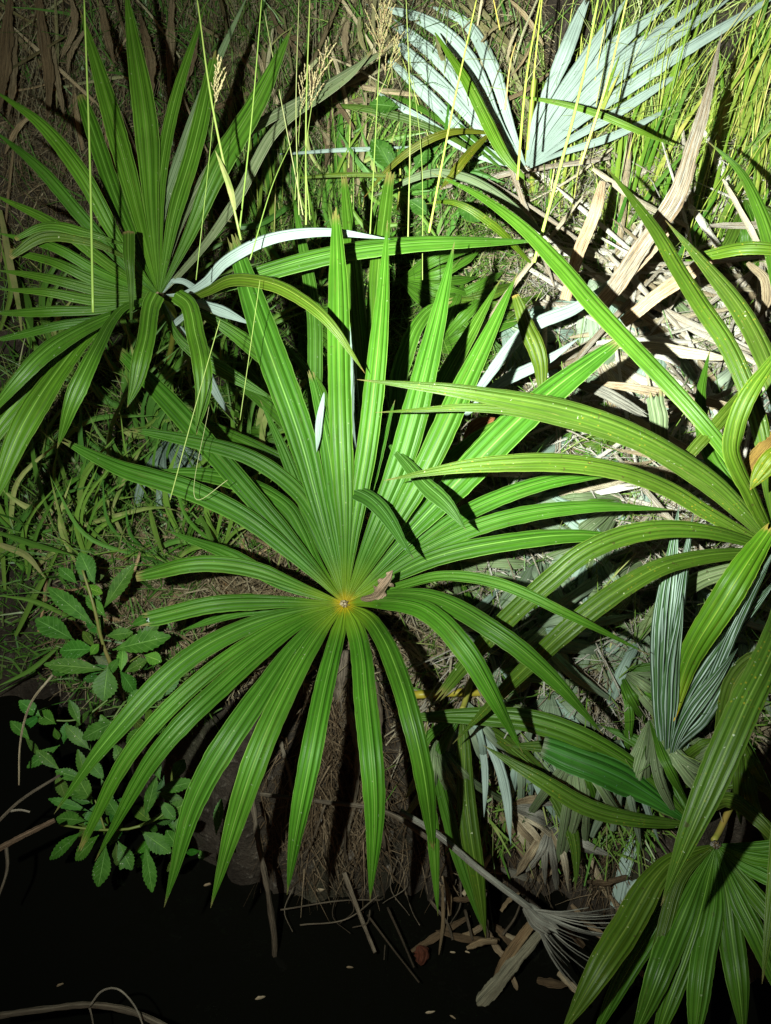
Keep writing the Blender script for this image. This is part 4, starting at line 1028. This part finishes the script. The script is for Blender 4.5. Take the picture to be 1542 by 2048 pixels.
for f in [(1000,1000,-60,40,9,200,28,GR),(940,1010,-20,90,8,170,24,GR),(1080,1090,10,120,9,210,30,GR),(1200,1180,100,230,9,220,30,GR),(1250,1000,120,220,8,220,28,GR),
          (1060,1260,-40,60,8,210,28,GR),(960,1240,-30,80,8,190,26,GR),(1150,1310,150,250,7,180,26,GR),(1290,1260,60,170,8,200,28,GR),(1240,1340,-10,80,7,170,26,GR),
          (1040,1480,0,100,8,200,22,GR),(1150,1500,30,130,8,210,24,GR),(930,1400,40,120,6,200,22,GR),(1100,1650,20,130,7,140,18,[M_FIBRE,M_STRAW]),(1010,1610,-20,70,6,150,16,[M_FIBRE,M_STRAW]),
          (1000,640,-20,80,7,210,30,[M_LEAF2,M_OLD]),(1180,560,20,110,7,220,30,[M_LEAF2,M_OLD]),(1330,640,60,150,7,230,28,[M_LEAF2,M_GRAY]),(1120,880,-50,30,7,230,28,[M_LEAF2,M_OLD]),
          (1440,860,80,190,8,230,30,[M_LEAF2,M_GRAY,M_OLD]),(1500,700,60,140,6,260,30,[M_LEAF2,M_OLD]),(1400,1180,-10,100,7,180,26,[M_GRAY,M_LEAF2]),(1480,1250,60,140,6,240,26,[M_GRAY,M_OLD]),
          (900,600,-30,60,6,190,24,[M_LEAF2,M_OLD]),(870,700,-80,10,6,180,26,[M_LEAF2]),(1300,560,-10,60,6,240,24,[M_STRAW,M_GRAY]),(1190,700,10,80,7,230,26,[M_STRAW,M_PALE]),
          (1130,760,-20,40,7,240,26,[M_STRAW,M_PALE,M_GRAY]),(800,560,-40,50,6,170,24,[M_LEAF2]),(460,860,-20,90,6,170,22,[M_LEAF2]),(1480,1470,60,170,7,220,28,[M_GRAY,M_OLD]),
          (480,720,20,120,7,200,22,[M_LEAF2]),(600,640,-30,90,7,190,22,[M_LEAF2]),(430,1000,-60,30,6,190,20,[M_LEAF2,M_GRAY]),(330,880,20,130,7,180,18,[M_LEAF2]),(880,1260,-40,60,7,190,20,GR),(1020,1180,40,150,8,200,22,GR),(1120,1180,-30,70,8,200,22,GR),(1180,1060,60,160,8,220,24,GR),(900,1120,-10,80,7,190,22,GR),(1000,1340,-70,20,7,190,20,GR),
          (1100,1380,40,140,8,200,20,GR),(1240,1480,60,160,7,200,20,GR),(870,1480,30,120,6,180,18,GR),(1330,1100,70,170,8,220,24,GR),(1080,980,-40,50,8,220,24,[M_LEAF2,M_GRAY]),(1240,900,-20,70,8,220,24,[M_LEAF2,M_OLD,M_GRAY]),
          (1490,400,20,120,6,220,26,[M_LEAF2,M_OLD]),(1300,1440,20,120,7,200,26,GR)]:
    m0 = f[7][0]
    nn = 'straw-brown old fan leaf' if m0 is M_STRAW else 'grey fibrous old fan leaf' if m0 is M_FIBRE else 'green flattened fan leaf' if m0 is M_LEAF2 else 'faded grey-green old fan leaf'
    old_fan(f[0], f[1], f[2], f[3], f[4] + 2, f[5], f[6] * .8, f[7], nn)

# uncountable fine litter and undergrowth
def stuff(name, label, n, region, mat, lr, wr, tilt, lift, green=False):
    V, Fc, UV, T = [], [], [], []
    rs = random.Random(n)
    for i in range(n):
        x0, y0, x1, y1 = region[i % len(region)]
        px, py = rs.uniform(x0, x1), rs.uniform(y0, y1)
        d = gdepth(px, py)
        if d > 4.5: continue
        c = P(px, py, d)
        if c.z < WATER_Z + .04: continue
        L = rs.uniform(*lr); w_ = rs.uniform(*wr)
        az = rs.uniform(0, 2 * math.pi)
        el = rs.uniform(*tilt)
        dr = Vector((math.cos(az) * math.cos(el), math.sin(az) * math.cos(el), math.sin(el)))
        W_ = dr.cross(Vector((rs.uniform(-1, 1), rs.uniform(-1, 1), rs.uniform(.3, 1.5)))).normalized()
        bend = Vector((0, 0, -1)) * L * rs.uniform(.0, .35)
        base = c + Vector((0, 0, rs.uniform(.0, lift)))
        t = rs.random(); i0 = len(V)
        st = 0 if green else -.5
        for j in range(4):
            f = j / 3
            p = base + dr * L * (f + st) + bend * (f * f if green else (f - .5) ** 2 * 2)
            ww = w_ * (1 - .75 * f if green else (1 - abs(f - .5)))
            V.append(p - W_ * ww / 2); V.append(p + W_ * ww / 2); UV.append((0, f + t)); UV.append((1, f + t)); T += [t, t]
        for j in range(3):
            a = i0 + 2 * j; Fc.append((a, a + 1, a + 3, a + 2))
    o = link(name, mesh(name, V, Fc, UV, smooth=False, attrs={'tint': T}), mat=mat); o['kind'] = 'stuff'; o['label'] = label; o['category'] = name.replace('_', ' ')
    return o
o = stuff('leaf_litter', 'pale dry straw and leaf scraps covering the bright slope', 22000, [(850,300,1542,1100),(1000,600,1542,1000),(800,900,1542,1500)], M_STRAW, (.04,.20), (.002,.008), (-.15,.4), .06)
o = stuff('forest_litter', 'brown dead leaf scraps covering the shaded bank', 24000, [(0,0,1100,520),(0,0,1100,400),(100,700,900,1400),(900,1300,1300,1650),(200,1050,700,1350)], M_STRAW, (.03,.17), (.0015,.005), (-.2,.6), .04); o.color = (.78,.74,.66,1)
o = stuff('short_grass', 'short bright grass filling the thicket at the right', 2600, [(1000,150,1542,620),(1100,200,1542,500),(1180,20,1542,300)], M_STALK, (.05,.28), (.0015,.004), (.3,1.5), .02, True)
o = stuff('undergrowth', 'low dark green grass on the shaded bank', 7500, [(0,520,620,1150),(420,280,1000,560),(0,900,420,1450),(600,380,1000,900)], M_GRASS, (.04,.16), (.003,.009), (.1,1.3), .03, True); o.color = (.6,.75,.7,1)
o = stuff('straw_strands', 'long thin pale straw strands tangled over the bright slope', 5200, [(1000,330,1542,1000),(1050,560,1542,900),(880,900,1542,1150),(900,1150,1400,1500)], M_PALE, (.10,.34), (.002,.006), (-.1,.45), .12)
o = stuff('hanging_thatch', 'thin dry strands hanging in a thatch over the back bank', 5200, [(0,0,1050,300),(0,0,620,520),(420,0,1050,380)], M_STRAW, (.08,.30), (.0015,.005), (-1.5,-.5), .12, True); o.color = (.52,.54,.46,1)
o = stuff('green_strands', 'long thin green blades tangled among the palms', 6500, [(400,60,1100,520),(0,480,640,1180),(500,480,1050,900),(900,380,1542,1000),(850,950,1542,1500)], M_GRASS, (.08,.30), (.002,.006), (.1,1.4), .06, True)
o = stuff('bank_shoots', 'small dim green shoots growing on the back bank', 2600, [(0,0,1050,420),(150,0,700,300),(420,250,1000,420)], M_GRASSD, (.04,.20), (.003,.010), (.2,1.5), .05, True)
o = stuff('green_scraps', 'small green leaf scraps among the old strips', 3500, [(850,560,1400,1000),(850,1000,1300,1500),(950,1450,1300,1700)], M_GRASS, (.04,.14), (.003,.010), (-.1,.5), .05, True)

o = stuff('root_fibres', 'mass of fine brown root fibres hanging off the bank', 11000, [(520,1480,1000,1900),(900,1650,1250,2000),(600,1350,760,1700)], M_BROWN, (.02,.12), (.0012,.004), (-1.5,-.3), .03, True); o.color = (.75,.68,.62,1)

# ------------------------------------------------------------------ shrub with toothed leaves
def toothed_leaf(b, t, wpx, B, cup=.15, back=False):
    (bx, by, bd), (tx, ty, td) = b, t
    A, C_ = P(bx, by, bd), P(tx, ty, td)
    T = (C_ - A); L = T.length; T.normalize()
    view = (CAM - A).normalized()
    N = view * .8 + Vector((random.uniform(-.35, .35), 0, random.uniform(0, .7)))
    N = (N - N.dot(T) * T).normalized(); W = T.cross(N).normalized()
    wm = wpx * .86 * bd / F / 2; n = 22; V, UV, Fc = [], [], []
    for i in range(n + 1):
        f = i / n
        h = math.sin(math.pi * min(1, f) ** 1.25) ** .9 if f < 1 else 0.0
        h = max(h, .07 if f < .2 else .01)
        tooth = (.12 if i % 2 else -.03) if .28 < f < .97 else 0
        ww = wm * h
        sag = -.10 * L * f * f
        for c, s in enumerate((-1, -.5, 0, .5, 1)):
            x = s * ww
            ext = (1 + tooth) if abs(s) == 1 else 1
            V.append(A + T * (L * f + (L * .018 * (i % 2) if abs(s) == 1 else 0)) + W * x * ext + N * (abs(s) * cup * ww + sag) - B)
            UV.append((s / 2 + .5, f))
    for i in range(n):
        for c in range(4):
            q = (i * 5 + c, i * 5 + c + 1, (i + 1) * 5 + c + 1, (i + 1) * 5 + c); Fc.append(q[::-1] if back else q)
    return mesh('leaf', V, Fc, UV)
def shrub(label, base, stems, leaves, d0):
    rsh = random.Random(len(leaves))
    allp = [(l[0], l[1]) for l in leaves]
    for bx, by in allp:
        a = rsh.uniform(0, 6.28); L = rsh.uniform(30, 62)
        leaves = leaves + [(bx + rsh.uniform(-12,12), by + rsh.uniform(-12,12), bx + L*math.cos(a), by + L*math.sin(a), L * rsh.uniform(.36,.5), (rsh.uniform(.5,1.2), rsh.uniform(.55,1.0), rsh.uniform(.6,1.1), 1), .06)]
    B = P(*base)
    root = thing('shrub', label, 'shrub', B)
    for s in stems:
        link('stem', tube_mesh('stem', px3(s[0]), s[1], s[1] * .6, B, sides=6, n=14, knots=.08), root, M_PET, (.5,.6,.8,1))
    for l in leaves:
        bx, by, tx, ty, w_ = l[:5]; col = l[5] if len(l) > 5 else (random.uniform(.8,1.1), random.uniform(.85,1.05), 1, 1)
        d = d0 + random.uniform(-.04, .04) + (l[6] if len(l) > 6 else 0)
        link('leaf', toothed_leaf((bx, by, d), (tx, ty, d + random.uniform(-.03, .03)), w_, B), root, M_SHRUB, col)
L1 = [(190,1168,158,1104,42),(207,1218,264,1128,36),(190,1252,93,1172,38),(165,1172,207,1186,24,(1.9,1.5,1.2,1)),(155,1168,116,1132,26,(1.3,1.2,1.6,1)),
 (212,1235,172,1190,28,(1.4,1.3,1.5,1)),(148,1280,68,1234,48),(190,1298,115,1300,46),(212,1340,85,1325,36),(216,1332,206,1402,54),(212,1272,264,1264,28),(225,1300,336,1270,48),
 (240,1342,272,1386,34),(242,1344,246,1296,24,(1.6,1.5,1.4,1)),(288,1310,322,1322,30,(1.7,1.5,1.4,1)),(180,1310,195,1290,20,(1.6,1.5,1.4,1)),(82,1434,38,1400,30),(112,1448,74,1424,34),(160,1450,140,1400,22),
 (235,1440,160,1478,36),(290,1400,330,1380,30),(310,1400,360,1350,28),(150,1330,100,1350,24),(250,1420,290,1380,36),(120,1490,50,1535,28),(180,1500,130,1450,30),(230,1500,200,1430,30),
 (60,1480,20,1440,24),(300,1450,250,1490,32),(340,1430,300,1470,28),(210,1355,235,1320,20),(262,1250,300,1235,22),(270,1290,320,1240,26)]
shrub('low shrub with small toothed dark green leaves left of the main palm leaf', (245,1385,1.92), [([(250,1400,1.92),(228,1345,1.86),(205,1285,1.82),(192,1230,1.8),(165,1140,1.8)],.0045),([(228,1345,1.86),(280,1310,1.84)],.0025),([(240,1380,1.9),(150,1440,1.86),(90,1440,1.84)],.003)], L1, 1.80)
L2 = [(165,1663,90,1720,30),(198,1670,143,1722,34),(212,1690,197,1777,38),(236,1682,263,1741,34),(290,1690,306,1787,30),(282,1662,342,1706,40),(172,1642,108,1634,34),(190,1600,130,1570,32),(178,1622,95,1596,22),
 (312,1640,376,1602,32),(315,1582,384,1562,30),(290,1635,312,1556,28),(345,1560,368,1518,30),(432,1672,440,1598,24),(185,1608,150,1545,32),(170,1560,110,1540,26),(320,1600,350,1640,26),(340,1655,380,1640,26),
 (120,1540,70,1500,24),(210,1560,175,1520,28),(400,1700,405,1720,14),(215,1650,180,1650,24),(260,1700,240,1740,20),(360,1700,330,1660,28),(240,1640,210,1590,26),(320,1560,300,1500,30),(250,1540,230,1490,26)]
shrub('lower shrub spray hanging over the black water below the drooping strip tips', (330,1560,1.9), [([(345,1540,1.9),(330,1620,1.8),(280,1652,1.76),(210,1660,1.76),(120,1650,1.76)],.004),([(280,1652,1.76),(310,1640,1.74),(360,1600,1.76)],.0025),([(210,1660,1.76),(190,1600,1.76)],.0025)], L2, 1.74)

# broad dark leaves upper middle
B = P(790,360,2.35)
root = thing('broadleaf_plant', 'dark broad leaves against the bank in the upper middle', 'plant', B)
for (a,b,c,d,w_) in [(790,345,745,275,52),(830,340,855,290,40),(820,380,870,345,40),(790,350,760,290,30),(800,215,740,205,40),(860,430,820,400,36),(910,400,960,440,40),(780,350,800,300,30)]:
    link('leaf', toothed_leaf((a,b,2.3),(c,d,2.28),w_,B), root, M_SHRUB, (.8,.8,.8,1))
link('stem', tube_mesh('stem', px3([(795,420,2.38),(800,370,2.34),(795,300,2.3)]), .004,.002,B), root, M_PET)

# ------------------------------------------------------------------ lumps, pebbles, floating scraps
def lump(name, label, cat, px, py, r, mat, group=None, color=None, off=.01, sx=1, sy=1, rot=0):
    d = gdepth(px, py) - off; c = P(px, py, d)
    V, Fc = [], []
    for a in range(9):
        for b in range(12):
            th, ph = math.pi * a / 8, 2 * math.pi * b / 12
            v = Vector((math.sin(th)*math.cos(ph)*sx, math.sin(th)*math.sin(ph)*sy, math.cos(th)*.8))
            v *= r * (1 + .35 * noise.fractal(v / max(sx,1) * 1.8 + c * 40, 1, 2, 3)); V.append(v)
    for a in range(8):
        for b in range(12):
            b2 = (b + 1) % 12; Fc.append((a*12+b, (a+1)*12+b, (a+1)*12+b2, a*12+b2))
    o = link(name, mesh(name, V, Fc), mat=mat, color=color); o.location = c; o.rotation_euler = (0,0,rot)
    return tag(o, label, cat, group)
lump('mossy_knob','grey lichen covered knob on the bank left of the longest lower strip','knob',683,1680,.018,M_KNOB)
for (x,y,r) in [(780,1672,.012),(775,1735,.010),(860,1700,.010),(720,1610,.013),(890,1800,.011),(640,1640,.010),(1000,1700,.013),(700,1700,.015),(830,1640,.015),(300,1480,.013),(340,1420,.012),(410,1165,.012),(120,1420,.011)]:
    lump('clod',uniq([f'knobbly clod of root and earth {where(x,y)}', f'{"bigger" if r>.0125 else "smaller"} knobbly earth clod {where(x,y)}', f'{"bigger" if r>.0125 else "smaller"} rough brown clod {"low" if y>1690 else "high"} on the bank {where(x,y)}'],0,0),'clod',x,y,r,M_KNOB,'clods on the water bank',sx=random.uniform(1.0,2.0),sy=random.uniform(.5,1),rot=random.uniform(0,3),off=-.004,color=None)
fl = [(520,1996,.012),(860,2025,.010),(905,2034,.007),(415,1770,.010),(640,1780,.010),(935,1905,.008),(905,1905,.007),(700,1935,.008),(120,1970,.008)]
for (x,y,r) in fl:
    lump('floating_scrap',uniq([f'leaf scrap floating {where(x,y)}', f'{"larger" if r>.009 else "tiny"} leaf scrap floating {where(x,y)}', f'{"larger" if r>.009 else "tiny"} pale scrap on the water {"by the bank" if y<1920 else "by the bottom edge"}'],0,0),'leaf scrap',x,y,r,M_BROWN,'leaf scraps floating on the water',off=.0,sx=1.0,sy=.25,rot=random.uniform(-.6,.6))
db('small reddish leaf standing in the mud at the water edge',[(842,1930),(843,1905),(838,1890)],30,[gdepth(842,1925)-.03]*3,M_BROWN,color=(.55,.22,.18,1),n=10,jag=.12,fold=.5)
db('grey paddle-shaped dead leaf base leaning into the water at the bottom',[(1095,1850),(1040,1910),(990,1975),(955,2010)],30,[1.75,1.74,1.74,1.75],M_FIBRE,w0=.42,peak=.95,tail=.96,blunt=.55,color=(.55,.52,.42,1),jag=.05,fold=.4)
db('tan dry stalk leaning behind the spray of grey fibres',[(1070,1840),(1030,1890),(985,1960)],20,[1.72,1.74,1.78],M_STRAW,color=(.7,.6,.5,1),w0=.8)
db('orange dry seed leaf beside the shortest left strip',[(446,1192),(450,1175),(446,1160)],16,[gdepth(446,1180)-.02]*3,M_BROWN,color=(2,1.2,.6,1),n=10)
